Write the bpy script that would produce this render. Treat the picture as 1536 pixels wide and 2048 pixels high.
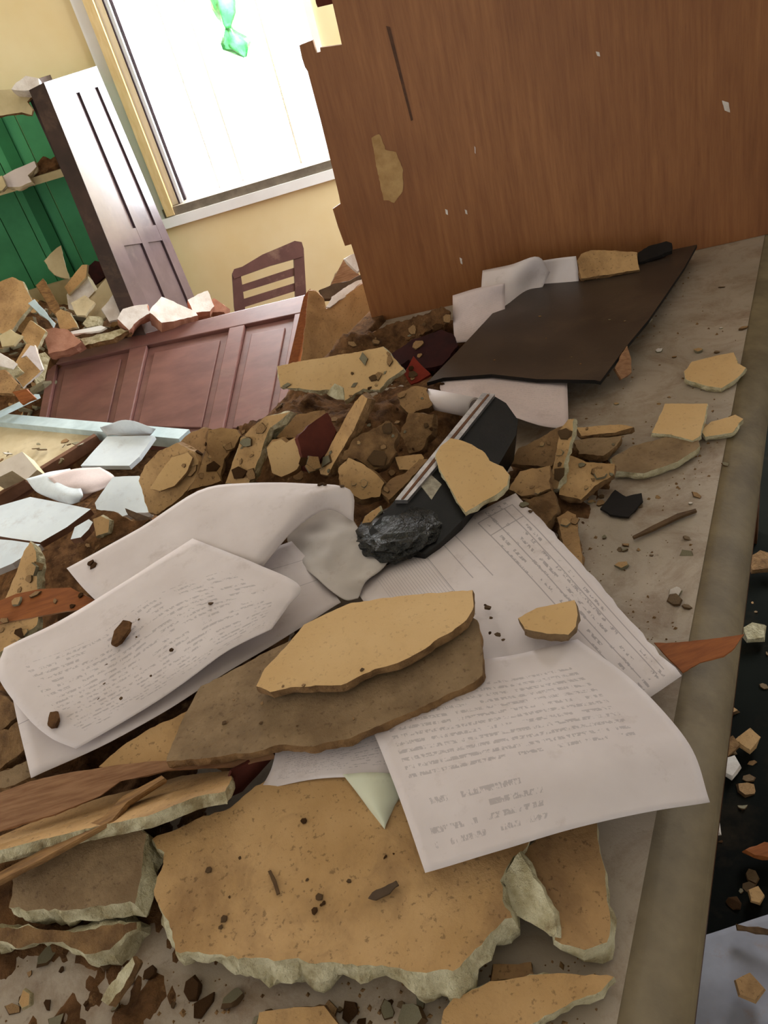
import bpy, bmesh, math, random
from mathutils import Vector, Matrix, noise

for o in list(bpy.data.objects):
    bpy.data.objects.remove(o)
SC = bpy.context.scene
COL = SC.collection
R = random.Random(11)

# ------------------------------------------------------------------ camera
F, TH, RO, H = 1550.0, math.radians(33.9), math.radians(16.6), 1.36
FW = Vector((0, math.cos(TH), -math.sin(TH)))
R0 = Vector((1, 0, 0))
U0 = Vector((0, math.sin(TH), math.cos(TH)))
CR = R0 * math.cos(RO) - U0 * math.sin(RO)
CU = R0 * math.sin(RO) + U0 * math.cos(RO)
CP = Vector((0, 0, H))
cam = bpy.data.cameras.new('camera')
cam.sensor_fit = 'VERTICAL'
cam.sensor_height = 36.0
cam.sensor_width = 27.0
cam.lens = F / 2048 * 36.0
cam.clip_start = 0.02
camo = bpy.data.objects.new('camera', cam)
COL.objects.link(camo)
m3 = Matrix((CR, CU, -FW)).transposed()
camo.matrix_world = Matrix.Translation(CP) @ m3.to_4x4()
SC.camera = camo

# ------------------------------------------------------------------ sky, light, exposure
SC.view_settings.view_transform = 'Standard'
SC.view_settings.look = 'None'
SC.view_settings.gamma = 1.0
SC.view_settings.use_curve_mapping = False
SC.view_settings.exposure = 0.0
W = bpy.data.worlds.new('overcast_sky')
SC.world = W
W.use_nodes = True
W.node_tree.nodes['Background'].inputs[0].default_value = (0.93, 0.97, 1.0, 1)
W.node_tree.nodes['Background'].inputs[1].default_value = 2.1


def area(name, loc, target, sx, sy, power, col):
    l = bpy.data.lights.new(name, 'AREA')
    l.shape = 'RECTANGLE'
    l.size, l.size_y = sx, sy
    l.energy = power
    l.color = col
    o = bpy.data.objects.new(name, l)
    COL.objects.link(o)
    o.location = loc
    o.rotation_euler = (Vector(target) - Vector(loc)).to_track_quat('-Z', 'Y').to_euler()
    return o


# daylight through the window in view, through the window of the left wall and through the doorway behind the photographer
area('window_daylight', (-0.13, 3.84, 1.45), (-0.3, 1.2, 0.6), 0.7, 1.3, 72, (0.93, 0.96, 1.0))
area('added_right_fill', (2.26, 2.75, 1.5), (-0.6, 2.9, 0.9), 1.3, 1.2, 92, (0.92, 0.96, 1.0))  # invented unseen source, added to brighten the back of the room
area('left_window_daylight', (-2.36, 0.5, 1.35), (0.0, 1.2, 1.2), 1.7, 1.2, 9, (0.93, 0.96, 1.0))
area('doorway_daylight', (-0.3, -2.34, 1.1), (0.0, 0.6, 0.9), 1.3, 1.9, 2.0, (0.98, 0.97, 0.97))


# ------------------------------------------------------------------ colour and material helpers
def lin(c):
    return tuple(((v / 255) / 12.92 if v / 255 <= 0.04045 else ((v / 255 + 0.055) / 1.055) ** 2.4) for v in c) + (1.0,)


class G:
    """small node graph builder"""

    def __init__(s, name):
        s.m = bpy.data.materials.new(name)
        s.m.use_nodes = True
        s.t = s.m.node_tree
        s.n = s.t.nodes
        s.b = s.n['Principled BSDF']

    def node(s, kind, **kw):
        n = s.n.new(kind)
        for k, v in kw.items():
            setattr(n, k, v)
        return n

    def put(s, sock, v):
        if isinstance(v, bpy.types.NodeSocket):
            s.t.links.new(v, sock)
        elif v is not None:
            sock.default_value = v

    def math(s, op, a, b=None, c=None):
        n = s.node('ShaderNodeMath', operation=op)
        for i, v in enumerate((a, b, c)):
            if v is not None:
                s.put(n.inputs[i], v)
        return n.outputs[0]

    def coords(s, kind='Object', scale=(1, 1, 1), rnd=True, rot=(0, 0, 0)):
        tc = s.node('ShaderNodeTexCoord')
        mp = s.node('ShaderNodeMapping')
        mp.inputs['Scale'].default_value = scale
        mp.inputs['Rotation'].default_value = rot
        s.put(mp.inputs['Vector'], tc.outputs[kind])
        if rnd:
            oi = s.node('ShaderNodeObjectInfo')
            k = s.math('MULTIPLY', oi.outputs['Random'], 37.0)
            cx = s.node('ShaderNodeCombineXYZ')
            for i in range(3):
                s.put(cx.inputs[i], k)
            s.put(mp.inputs['Location'], cx.outputs[0])
        return mp.outputs[0]

    def noise(s, vec, scale, detail=4, rough=0.6, dist=0.0):
        n = s.node('ShaderNodeTexNoise')
        s.put(n.inputs['Vector'], vec)
        n.inputs['Scale'].default_value = scale
        n.inputs['Detail'].default_value = detail
        n.inputs['Roughness'].default_value = rough
        n.inputs['Distortion'].default_value = dist
        return n.outputs['Fac']

    def ramp(s, fac, lo, hi):
        n = s.node('ShaderNodeMapRange')
        s.put(n.inputs[0], fac)
        n.inputs[1].default_value = lo
        n.inputs[2].default_value = hi
        return n.outputs[0]

    def mix(s, fac, a, b):
        n = s.node('ShaderNodeMix', data_type='RGBA')
        s.put(n.inputs[0], fac)
        s.put(n.inputs[6], a)
        s.put(n.inputs[7], b)
        return n.outputs[2]

    def bump(s, h, strength, dist=0.003):
        n = s.node('ShaderNodeBump')
        n.inputs['Strength'].default_value = strength
        n.inputs['Distance'].default_value = dist
        s.put(n.inputs['Height'], h)
        s.put(s.b.inputs['Normal'], n.outputs[0])

    def done(s, col, rough=0.8, spec=0.3, metal=0.0):
        s.put(s.b.inputs['Base Color'], col)
        s.put(s.b.inputs['Roughness'], rough)
        s.b.inputs['Specular IOR Level'].default_value = spec
        s.b.inputs['Metallic'].default_value = metal
        return s.m


def m_noise(name, c1, c2, scale=12, lo=0.35, hi=0.65, rough=0.85, spec=0.25, bump=0.3, bscale=180, bdist=0.002,
            dirt=None, dlo=0.55, dhi=0.75, dscale=6, stretch=(1, 1, 1), metal=0.0, rnd=True, speck=0.0):
    g = G(name)
    v = g.coords(scale=stretch, rnd=rnd)
    col = g.mix(g.ramp(g.noise(v, scale), lo, hi), lin(c1), lin(c2))
    if dirt:
        col = g.mix(g.ramp(g.noise(v, dscale, 6, 0.7, 0.4), dlo, dhi), col, lin(dirt))
    if speck:
        col = g.mix(g.math('MULTIPLY', g.ramp(g.noise(v, 210, 3, 0.6), 0.6, 0.68), speck), col, lin((84, 62, 42)))
        col = g.mix(g.math('MULTIPLY', g.ramp(g.noise(v, 26, 8, 0.8, 0.8), 0.55, 0.75), speck * 0.9), col, lin((120, 92, 64)))
    if bump:
        g.bump(g.noise(v, bscale, 5, 0.7), bump, bdist)
    return g.done(col, rough, spec, metal)


M = {}
M['tan'] = m_noise('tan_painted_plaster', (194, 156, 108), (178, 140, 92), 14, dirt=(124, 92, 62), dlo=0.5, dhi=0.78, dscale=7, bump=0.5, speck=0.5)
M['tan_dusty'] = m_noise('dusty_tan_plaster', (180, 142, 96), (156, 120, 80), 16, dirt=(112, 84, 58), dlo=0.46, dhi=0.74, dscale=8, bump=0.6, speck=0.6)
M['yellow'] = m_noise('clean_yellow_plaster', (210, 174, 124), (200, 162, 110), 8, dirt=(160, 122, 82), dlo=0.62, dhi=0.9, dscale=6, bump=0.2, speck=0.2)
M['edge'] = m_noise('broken_plaster_edge', (218, 208, 174), (178, 164, 126), 60, bump=1.0, bscale=110, bdist=0.008, dirt=(140, 120, 84), dlo=0.52, dhi=0.72, dscale=30, rough=0.95)
M['edge_brown'] = m_noise('brown_broken_plaster', (146, 112, 74), (104, 76, 48), 50, bump=0.9, bscale=120, bdist=0.005, rough=0.95)
M['grey_slab'] = m_noise('grey_render_back', (150, 124, 92), (122, 98, 70), 24, dirt=(100, 80, 58), dlo=0.5, dhi=0.8, dscale=7, bump=0.8, bscale=160, speck=0.5)
M['dirt'] = m_noise('brown_dirt', (128, 92, 60), (78, 54, 36), 40, dirt=(160, 124, 84), dlo=0.6, dhi=0.75, dscale=55, bump=1.0, bscale=150, bdist=0.006, rough=1.0, spec=0.05, rnd=False)
M['brick'] = m_noise('red_brown_painted_render', (98, 46, 32), (78, 34, 24), 20, bump=0.3)
M['redchip'] = m_noise('red_chip', (140, 48, 30), (112, 36, 24), 20, bump=0.2)
M['maroon'] = m_noise('dark_maroon_cloth', (58, 22, 20), (40, 14, 14), 30, bump=0.3)
M['black'] = m_noise('black_plastic', (26, 24, 22), (16, 15, 14), 30, rough=0.45, bump=0.2)
M['foil'] = m_noise('crumpled_black_wrap', (30, 28, 20), (10, 10, 8), 40, rough=0.3, spec=0.5, bump=1.0, bscale=60, bdist=0.01)
M['metal'] = m_noise('brushed_metal', (196, 190, 188), (150, 146, 146), 60, rough=0.35, metal=0.8, bump=0.05, dirt=(120, 100, 84), dlo=0.6, dhi=0.9)
M['label'] = m_noise('sticker_paper', (190, 180, 160), (150, 140, 124), 120, rough=0.7, bump=0)
M['charcoal'] = m_noise('charcoal_board', (68, 56, 46), (56, 46, 38), 9, rough=0.42, spec=0.45, dirt=(92, 76, 60), dlo=0.52, dhi=0.8, dscale=5, bump=0.1)
M['board_edge'] = m_noise('dark_board_edge', (30, 24, 20), (22, 18, 15), 20, bump=0.1)
M['veneer'] = m_noise('brown_veneer', (160, 118, 84), (130, 90, 60), 30, stretch=(1, 10, 10), bump=0.2, rough=0.6)
M['veneer_orange'] = m_noise('orange_veneer', (152, 88, 42), (128, 70, 32), 24, stretch=(1, 8, 8), bump=0.2, rough=0.6)
M['stick'] = m_noise('raw_wood', (150, 112, 68), (112, 80, 48), 30, bump=0.3, stretch=(1, 6, 6))
M['darkstick'] = m_noise('dark_twig', (96, 72, 46), (70, 50, 32), 40, bump=0.4)
M['white_chunk'] = m_noise('white_plaster_chunk', (232, 224, 216), (204, 190, 178), 20, dirt=(176, 128, 104), dlo=0.6, dhi=0.85, dscale=10, bump=0.5)
M['pink_brick'] = m_noise('pink_clay_brick', (190, 140, 116), (164, 112, 90), 20, bump=0.5)
M['beige'] = m_noise('beige_board', (206, 190, 150), (182, 164, 124), 10, dirt=(140, 118, 84), dlo=0.6, dhi=0.9, bump=0.1)
M['cream'] = m_noise('cream_board', (222, 206, 172), (200, 182, 146), 10, dirt=(150, 126, 96), dlo=0.55, dhi=0.85, bump=0.2)
M['paleblue'] = m_noise('pale_blue_trim', (196, 212, 214), (170, 186, 188), 14, bump=0.1, rough=0.5)
M['cover'] = m_noise('brown_book_cover', (120, 84, 62), (98, 66, 48), 20, bump=0.1)
M['green'] = m_noise('green_painted_board', (84, 172, 118), (72, 152, 102), 6, dirt=(56, 116, 82), dlo=0.6, dhi=0.9, dscale=3, bump=0.1, rough=0.6)
M['green_dark'] = m_noise('dark_green_batten', (44, 124, 76), (38, 110, 66), 6, bump=0.1, rough=0.6)
M['door_brown'] = m_noise('brown_gloss_paint', (122, 82, 74), (104, 68, 62), 8, stretch=(1, 1, 6), rough=0.36, spec=0.5, dirt=(128, 96, 84), dlo=0.55, dhi=0.85, dscale=5, bump=0.06)
M['door_dark'] = m_noise('dark_brown_gloss_paint', (96, 80, 84), (80, 66, 70), 6, rough=0.22, spec=0.7, dirt=(118, 100, 98), dlo=0.58, dhi=0.9, dscale=6, bump=0.06)
M['door_edge'] = m_noise('worn_dark_brown_edge', (70, 52, 46), (50, 38, 34), 9, dirt=(104, 82, 68), dlo=0.55, dhi=0.85, dscale=8, bump=0.2, rough=0.6)
M['shade_strip'] = m_noise('painted_shade_line', (30, 24, 26), (22, 18, 20), 9, bump=0)  # near-black tone for the painted shadow lines on the tall door
M['chair'] = m_noise('brown_chair_wood', (100, 66, 60), (82, 52, 48), 10, rough=0.4, spec=0.5, dirt=(150, 120, 100), dlo=0.55, dhi=0.8, dscale=9, bump=0.1)
M['wall'] = m_noise('yellow_wall_paint', (240, 220, 174), (234, 210, 158), 3, dirt=(228, 210, 170), dlo=0.6, dhi=0.9, dscale=2, bump=0.08, bscale=60, rough=0.8, rnd=False)
M['ceiling'] = m_noise('ceiling_paint', (226, 224, 218), (212, 208, 200), 3, bump=0.1, rnd=False)
M['floor'] = m_noise('dark_dusty_floor', (22, 24, 20), (14, 15, 13), 4, dirt=(46, 38, 28), dlo=0.55, dhi=0.8, dscale=5, bump=0.2, rnd=False, rough=0.95, spec=0.05)
M['frame_white'] = m_noise('white_window_paint', (246, 244, 240), (240, 237, 232), 8, bump=0.05, rough=0.5)
M['frame_wood'] = m_noise('yellow_wood_frame', (232, 204, 150), (220, 188, 130), 14, stretch=(6, 6, 1), bump=0.1, rough=0.5)
M['iron'] = m_noise('dark_iron', (58, 44, 50), (44, 34, 40), 30, rough=0.5, bump=0.1)
M['sill'] = m_noise('grey_sill', (128, 116, 100), (104, 94, 80), 20, bump=0.4)
M['wood_side'] = m_noise('brown_desk_side', (92, 58, 34), (74, 46, 26), 12, stretch=(1, 1, 5), rough=0.5, bump=0.1)
M['ash'] = m_noise('grey_brown_rag', (92, 74, 56), (70, 54, 40), 20, bump=0.5)


def m_paper(name, base=(220, 208, 205), tint=(208, 195, 191), rows=0, u0=0.1, u1=0.9, v0=0.1, v1=0.9, ink=0.45, dense=0.42,
            lines=0, l_v0=0.0, l_v1=1.0, l_u0=0.0, l_u1=1.0, cols=(), heads=(), stain=0.0, rough=0.75, gl=70):
    """paper with rows of small print, ruled lines and dust; flat print lives in the material"""
    g = G(name)
    tc = g.node('ShaderNodeTexCoord')
    sp = g.node('ShaderNodeSeparateXYZ')
    g.put(sp.inputs[0], tc.outputs['UV'])
    u, v = sp.outputs[0], sp.outputs[1]
    ob = g.coords(rnd=True)
    col = g.mix(g.ramp(g.noise(ob, 9), 0.35, 0.65), lin(base), lin(tint))
    col = g.mix(g.math('MULTIPLY', g.ramp(g.noise(ob, 22, 6, 0.75), 0.56, 0.8), 0.35 + stain), col, lin((140, 112, 92)))

    def band(x, a, b):
        return g.math('MULTIPLY', g.math('GREATER_THAN', x, a), g.math('LESS_THAN', x, b))
    inkf = None

    def add(x):
        nonlocal inkf
        inkf = x if inkf is None else g.math('MAXIMUM', inkf, x)

    def textrows(rows, u0, u1, v0, v1, dense, seed):
        vr = g.math('MULTIPLY', v, float(rows))
        fr = g.math('FRACT', vr)
        fl = g.math('FLOOR', vr)
        cx = g.node('ShaderNodeCombineXYZ')
        g.put(cx.inputs[0], g.math('MULTIPLY', u, float(gl)))
        g.put(cx.inputs[1], g.math('MULTIPLY', fl, 7.31))
        g.put(cx.inputs[2], g.math('ADD', g.math('MULTIPLY', fr, 1.6), seed))
        glyph = g.math('GREATER_THAN', g.noise(cx.outputs[0], 1.0, 3, 0.7), 0.5)
        cw = g.node('ShaderNodeCombineXYZ')
        g.put(cw.inputs[0], g.math('MULTIPLY', u, gl * 0.17))
        g.put(cw.inputs[1], g.math('MULTIPLY', fl, 3.17))
        cw.inputs[2].default_value = seed
        word = g.math('GREATER_THAN', g.noise(cw.outputs[0], 1.0, 1), dense)
        k = g.math('MULTIPLY', g.math('MULTIPLY', glyph, word), band(fr, 0.28, 0.72))
        return g.math('MULTIPLY', g.math('MULTIPLY', k, band(u, u0, u1)), band(v, v0, v1))
    if rows:
        add(textrows(rows, u0, u1, v0, v1, dense, 0.0))
    for (hr, a, b, c, d, dn) in heads:
        add(textrows(hr, a, b, c, d, dn, 5.0 + a))
    if lines:
        fr = g.math('FRACT', g.math('MULTIPLY', v, float(lines)))
        k = g.math('LESS_THAN', fr, 0.13)
        add(g.math('MULTIPLY', g.math('MULTIPLY', k, band(v, l_v0, l_v1)), band(u, l_u0, l_u1)))
    for (axis, pos, a, b) in cols:
        x, y = (u, v) if axis == 'u' else (v, u)
        add(g.math('MULTIPLY', band(x, pos, pos + 0.005), band(y, a, b)))
    if inkf is not None:
        col = g.mix(g.math('MULTIPLY', inkf, ink), col, lin((62, 52, 60)))
    g.bump(g.noise(ob, 30, 4, 0.6), 0.12, 0.002)
    return g.done(col, rough, 0.2)


def m_wood_panel(name):
    """brown plywood: vertical grain, streaks and bare scuffs"""
    g = G(name)
    v = g.coords(scale=(14, 14, 1), rnd=False)
    v2 = g.coords(scale=(3, 3, 1.2), rnd=False)
    col = g.mix(g.ramp(g.noise(v, 9, 6, 0.65), 0.3, 0.7), lin((160, 106, 62)), lin((134, 84, 46)))
    col = g.mix(g.math('MULTIPLY', g.ramp(g.noise(v2, 1.6, 3), 0.4, 0.75), 0.55), col, lin((104, 58, 30)))
    col = g.mix(g.math('MULTIPLY', g.ramp(g.noise(v, 40, 2), 0.62, 0.8), 0.35), col, lin((88, 52, 28)))
    g.bump(g.noise(v, 30, 4), 0.15, 0.001)
    return g.done(col, 0.5, 0.35)


def m_desk(name):
    """grey-beige laminate under a layer of dust and grit"""
    g = G(name)
    v = g.coords(rnd=False)
    col = g.mix(g.ramp(g.noise(v, 5, 5), 0.35, 0.65), lin((172, 156, 138)), lin((152, 138, 120)))
    col = g.mix(g.math('MULTIPLY', g.ramp(g.noise(v, 11, 8, 0.75, 0.6), 0.47, 0.68), 0.75), col, lin((118, 92, 68)))
    col = g.mix(g.math('MULTIPLY', g.ramp(g.noise(v, 70, 6, 0.8), 0.6, 0.72), 0.55), col, lin((86, 64, 46)))
    g.bump(g.noise(v, 160, 5, 0.75), 0.35, 0.002)
    return g.done(col, 0.62, 0.3)


M['ply'] = m_wood_panel('brown_plywood')
M['ply_bare'] = m_noise('bare_ply_scuff', (188, 152, 102), (164, 126, 80), 40, bump=0.4, bscale=90)
M['desk'] = m_desk('dusty_grey_laminate')
M['rim'] = m_noise('worn_grey_rim', (122, 106, 78), (100, 86, 62), 16, stretch=(1, 1, 1), dirt=(86, 72, 52), dlo=0.5, dhi=0.8, dscale=9, bump=0.2, rough=0.7)
M['paper'] = m_paper('plain_paper')
M['paper_grey'] = m_paper('dirty_creased_paper', (206, 196, 188), (184, 174, 166), stain=0.3)
M['paper_floor'] = m_paper('shade_tinted_floor_paper', (150, 150, 158), (128, 126, 132), stain=0.4)  # base colour darkened to carry the shade on the floor sheet
M['paper_blue'] = m_paper('cool_white_paper', (226, 234, 238), (212, 220, 226), rows=34, ink=0.1)
M['paper_green'] = m_paper('pale_green_paper', (208, 208, 184), (196, 196, 170))
M['paper_pink'] = m_paper('pinkish_sheet', (214, 196, 192), (202, 184, 180), rows=26, u0=0.08, u1=0.92, v0=0.1, v1=0.9, ink=0.12)
M['paper_text'] = m_paper('typed_letter', rows=30, u0=0.1, u1=0.9, v0=0.22, v1=0.86, ink=0.3, dense=0.46)
M['paper_faint'] = m_paper('lined_sheet', rows=0, cols=(('v', 0.3, 0, 1), ('v', 0.62, 0, 1)), ink=0.5)
M['paper_letter'] = m_paper('typed_notice', rows=27, u0=0.06, u1=0.84, v0=0.16, v1=0.6, ink=0.3, dense=0.36, gl=80,
                            heads=((15, 0.07, 0.42, 0.66, 0.74, 0.5), (15, 0.07, 0.5, 0.8, 0.94, 0.45), (15, 0.3, 0.48, 0.72, 0.8, 0.3)))
M['paper_form'] = m_paper('printed_form', rows=34, u0=0.02, u1=0.97, v0=0.05, v1=0.22, ink=0.42, dense=0.52,
                          lines=62, l_v0=0.54, l_v1=0.86, l_u0=0.04, l_u1=0.36,
                          cols=(('v', 0.05, 0.05, 0.95), ('v', 0.09, 0.05, 0.95), ('v', 0.16, 0.05, 0.93), ('v', 0.22, 0.05, 0.9), ('v', 0.34, 0.04, 0.3),
                                ('v', 0.42, 0.04, 0.26), ('v', 0.54, 0.04, 0.4), ('u', 0.05, 0.05, 0.22), ('u', 0.14, 0.05, 0.22)))
M['print_box'] = m_paper('printed_carton', (222, 210, 196), (200, 186, 170), rows=6, u0=0.1, u1=0.9, v0=0.1, v1=0.9, ink=0.6, gl=16)


def m_bag():
    g = G('green_plastic_film')
    v = g.coords()
    col = g.mix(g.ramp(g.noise(v, 16), 0.35, 0.65), lin((70, 214, 96)), lin((150, 232, 176)))
    g.bump(g.noise(v, 40, 4), 0.5, 0.004)
    g.b.inputs['Transmission Weight'].default_value = 0.35
    return g.done(col, 0.4, 0.5)


M['bag'] = m_bag()


# ------------------------------------------------------------------ pixel and plane helpers
def ray(x, y):
    return FW + CR * ((x - 768) / F) - CU * ((y - 1024) / F)


def atz(x, y, z):
    d = ray(x, y)
    return CP + d * ((z - H) / d.z)


def aty(x, y, Y):
    d = ray(x, y)
    return CP + d * (Y / d.y)


class Plane:
    def __init__(s, p, n):
        s.p = Vector(p)
        s.n = Vector(n).normalized()
        if s.n.dot(CP - s.p) < 0:
            s.n = -s.n
        a = Vector((1, 0, 0)) if abs(s.n.x) < 0.9 else Vector((0, 1, 0))
        s.ex = (a - s.n * a.dot(s.n)).normalized()
        s.ey = s.n.cross(s.ex)

    def hit(s, x, y):
        d = ray(x, y)
        return CP + d * ((s.p - CP).dot(s.n) / d.dot(s.n))

    def to2(s, q):
        return Vector(((q - s.p).dot(s.ex), (q - s.p).dot(s.ey)))

    def to3(s, a, depth=0.0):
        return s.p + s.ex * a[0] + s.ey * a[1] - s.n * depth


def PZ(px, py, z, az=-90, el=90):
    a, e = math.radians(az), math.radians(el)
    return Plane(atz(px, py, z), (math.cos(e) * math.cos(a), math.cos(e) * math.sin(a), math.sin(e)))


def PY(px, py, y, az=-90, el=0):
    a, e = math.radians(az), math.radians(el)
    return Plane(aty(px, py, y), (math.cos(e) * math.cos(a), math.cos(e) * math.sin(a), math.sin(e)))


def P3(a, b, c):
    a, b, c = [atz(*q) for q in (a, b, c)]
    return Plane(a, (b - a).cross(c - a))


def zz(ox, oy, sc, pts):
    return [(ox + x * sc, oy + y * sc) for x, y in pts]


def Z2(*p): return zz(0, 380, 620 / 1536, p)
def Z3(*p): return zz(0, 780, 620 / 1536, p)
def Z4(*p): return zz(520, 480, 620 / 1536, p)
def Z5(*p): return zz(850, 450, 686 / 1536, p)
def Z6(*p): return zz(0, 1080, 800 / 1536, p)
def Z7(*p): return zz(500, 980, 1036 / 1536, p)
def Z8(*p): return zz(0, 1500, 1, p)
def ZA(*p): return zz(250, 800, 400 / 1536, p)
def ZB(*p): return zz(0, 1250, 400 / 1489, p)
def ZC(*p): return zz(0, 130, 300 / 1182, p)
def ZD(*p): return zz(560, 0, 440 / 1252, p)
def ZE(*p): return zz(0, 1600, 420 / 1536, p)


# ------------------------------------------------------------------ object helpers
def tag(o, label=None, cat=None, group=None, kind=None):
    if label: o['label'] = label
    if cat: o['category'] = cat
    if group: o['group'] = group
    if kind: o['kind'] = kind
    return o


def mesh(name, verts, faces, mats, idx=None, parent=None, smooth=False, recentre=True):
    verts = [Vector(v) for v in verts]
    off = Vector((0, 0, 0))
    if recentre and parent is None:
        lo = [min(v[i] for v in verts) for i in range(3)]
        hi = [max(v[i] for v in verts) for i in range(3)]
        off = Vector(((lo[0] + hi[0]) / 2, (lo[1] + hi[1]) / 2, lo[2]))
    if parent is not None:
        off = parent.location if parent.parent is None else parent.parent.location + parent.location
        off = Vector(off)
    me = bpy.data.meshes.new(name)
    me.from_pydata([v - off for v in verts], [], faces)
    for m in (mats if isinstance(mats, (list, tuple)) else [mats]):
        me.materials.append(M[m] if isinstance(m, str) else m)
    if idx:
        me.polygons.foreach_set('material_index', idx)
    if smooth:
        me.polygons.foreach_set('use_smooth', [True] * len(me.polygons))
    me.update()
    o = bpy.data.objects.new(name, me)
    COL.objects.link(o)
    if parent is None:
        o.location = off
    else:
        o.parent = parent
    return o


def empty(name, loc):
    o = bpy.data.objects.new(name, None)
    o.empty_display_size = 0.05
    COL.objects.link(o)
    o.location = loc
    bpy.context.view_layer.update()
    return o


def box_vf(c, ax, ay, az):
    """box from centre and three half-axis vectors"""
    c = Vector(c)
    v = [c + ax * i + ay * j + az * k for i in (-1, 1) for j in (-1, 1) for k in (-1, 1)]
    f = [(0, 1, 3, 2), (4, 6, 7, 5), (0, 4, 5, 1), (2, 3, 7, 6), (0, 2, 6, 4), (1, 5, 7, 3)]
    return v, f


def box(name, x0, x1, y0, y1, z0, z1, mat, parent=None):
    v, f = box_vf(((x0 + x1) / 2, (y0 + y1) / 2, (z0 + z1) / 2), Vector(((x1 - x0) / 2, 0, 0)), Vector((0, (y1 - y0) / 2, 0)),
                  Vector((0, 0, (z1 - z0) / 2)))
    return mesh(name, v, f, mat, parent=parent)


def bar(name, a, b, w, h, mat, parent=None, up=Vector((0, 0, 1))):
    """straight bar from a to b, rectangular section w x h"""
    a, b = Vector(a), Vector(b)
    d = (b - a)
    s = d.cross(up).normalized()
    u = s.cross(d).normalized()
    v, f = box_vf((a + b) / 2, d / 2, s * w / 2, u * h / 2)
    return mesh(name, v, f, mat, parent=parent)


def bevel(o, w=0.002, seg=2):
    m = o.modifiers.new('bevel', 'BEVEL')
    m.width = w
    m.segments = seg
    m.limit_method = 'ANGLE'
    return o


def quadbox(name, c4, u0, u1, v0, v1, plane, d0, d1, mat, parent=None):
    """box on a plane covering the (u,v) part of a quad given by four 2D corners TL TR BR BL; depth d0 to d1 behind the plane"""
    def b(u, v):
        return (c4[0] * (1 - u) + c4[1] * u) * (1 - v) + (c4[3] * (1 - u) + c4[2] * u) * v
    q = [b(u0, v0), b(u1, v0), b(u1, v1), b(u0, v1)]
    vs = [plane.to3(p, d0) for p in q] + [plane.to3(p, d1) for p in q]
    fs = [(3, 2, 1, 0), (4, 5, 6, 7)] + [(i, (i + 1) % 4, (i + 1) % 4 + 4, i + 4) for i in range(4)]
    return mesh(name, vs, fs, mat, parent=parent)


def roughen(poly, seg, amp, rnd):
    out = []
    n = len(poly)
    sd = rnd.uniform(0, 100)
    for i in range(n):
        a, b = poly[i], poly[(i + 1) % n]
        d = b - a
        L = d.length
        k = max(1, int(L / seg))
        nn = Vector((d.y, -d.x)) / max(L, 1e-6)
        for j in range(k):
            p = a + d * (j / k)
            w = noise.noise(Vector((p.x / (seg * 5), p.y / (seg * 5), sd))) + 0.6 * noise.noise(Vector((p.x / (seg * 1.7), p.y / (seg * 1.7), sd + 9))) + 0.25 * rnd.uniform(-1, 1)
            out.append(p + nn * amp * w)
    return out


def slab(name, label, cat, poly, plane, th, top='tan', side='edge', jag=0.002, seg=0.005, bulge=0.5, group=None, seed=None, parent=None, back=None, kind=None):
    """broken plate: its face is the traced outline laid on a plane, with real thickness and a rough broken edge"""
    rnd = random.Random(seed if seed is not None else hash(tuple(map(tuple, poly))) & 0xffff)
    seg = min(seg, 0.0045) if seg < 0.009 else seg * 0.6
    p2 = [plane.to2(plane.hit(x, y)) for x, y in poly]
    ar = sum(p2[i].x * p2[(i + 1) % len(p2)].y - p2[(i + 1) % len(p2)].x * p2[i].y for i in range(len(p2)))
    if ar < 0:
        p2.reverse()
    if jag > 0:
        p2 = roughen(p2, seg, jag, rnd)
    n = len(p2)
    nor = []
    for i in range(n):
        d = p2[(i + 1) % n] - p2[i - 1]
        nor.append(Vector((d.y, -d.x)).normalized() if d.length > 1e-7 else Vector((0, 0)))
    rings = [(0.0, 0, 0)] + ([(0.12, 0.03, 0.05), (0.38, 0.10, 0.22), (0.68, 0.06, 0.30), (1.0, -0.22, 0.22)] if jag > 0 else [(1.0, 0, 0)])
    vs, fs, ix = [], [], []
    per = 0.0
    arc = []
    for i in range(n):
        arc.append(p2[i])
    sd = rnd.uniform(0, 50)
    wl = max(th, 0.012)
    for (dz, base, sp) in rings:
        for i in range(n):
            q = arc[i]
            w = noise.noise(Vector((q.x / (wl * 1.6), q.y / (wl * 1.6), sd + dz * 0.8))) + 0.6 * noise.noise(Vector((q.x / (wl * 0.5), q.y / (wl * 0.5), sd + dz * 3)))
            o = (base + sp * w) * min(th, 0.022) * bulge * 2
            dd = dz * th
            if 0 < dz < 1:
                dd += 0.16 * th * noise.noise(Vector((q.x / (wl * 0.7), q.y / (wl * 0.7), sd + 20 + dz)))
            vs.append(plane.to3(q + nor[i] * o, dd))
    fs.append(tuple(range(n)))
    ix.append(0)
    k = len(rings)
    fs.append(tuple(reversed(range((k - 1) * n, k * n))))
    ix.append(1)
    for r in range(k - 1):
        for i in range(n):
            j = (i + 1) % n
            fs.append((r * n + j, r * n + i, (r + 1) * n + i, (r + 1) * n + j))
            ix.append(1)
    o = mesh(name, vs, fs, [top, side], ix, parent)
    return tag(o, label, cat, group, kind)


def cr(p0, p1, p2, p3, t):
    return 0.5 * ((2 * p1) + (-p0 + p2) * t + (2 * p0 - 5 * p1 + 4 * p2 - p3) * t * t + (-p0 + 3 * p1 - 3 * p2 + p3) * t ** 3)


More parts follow.
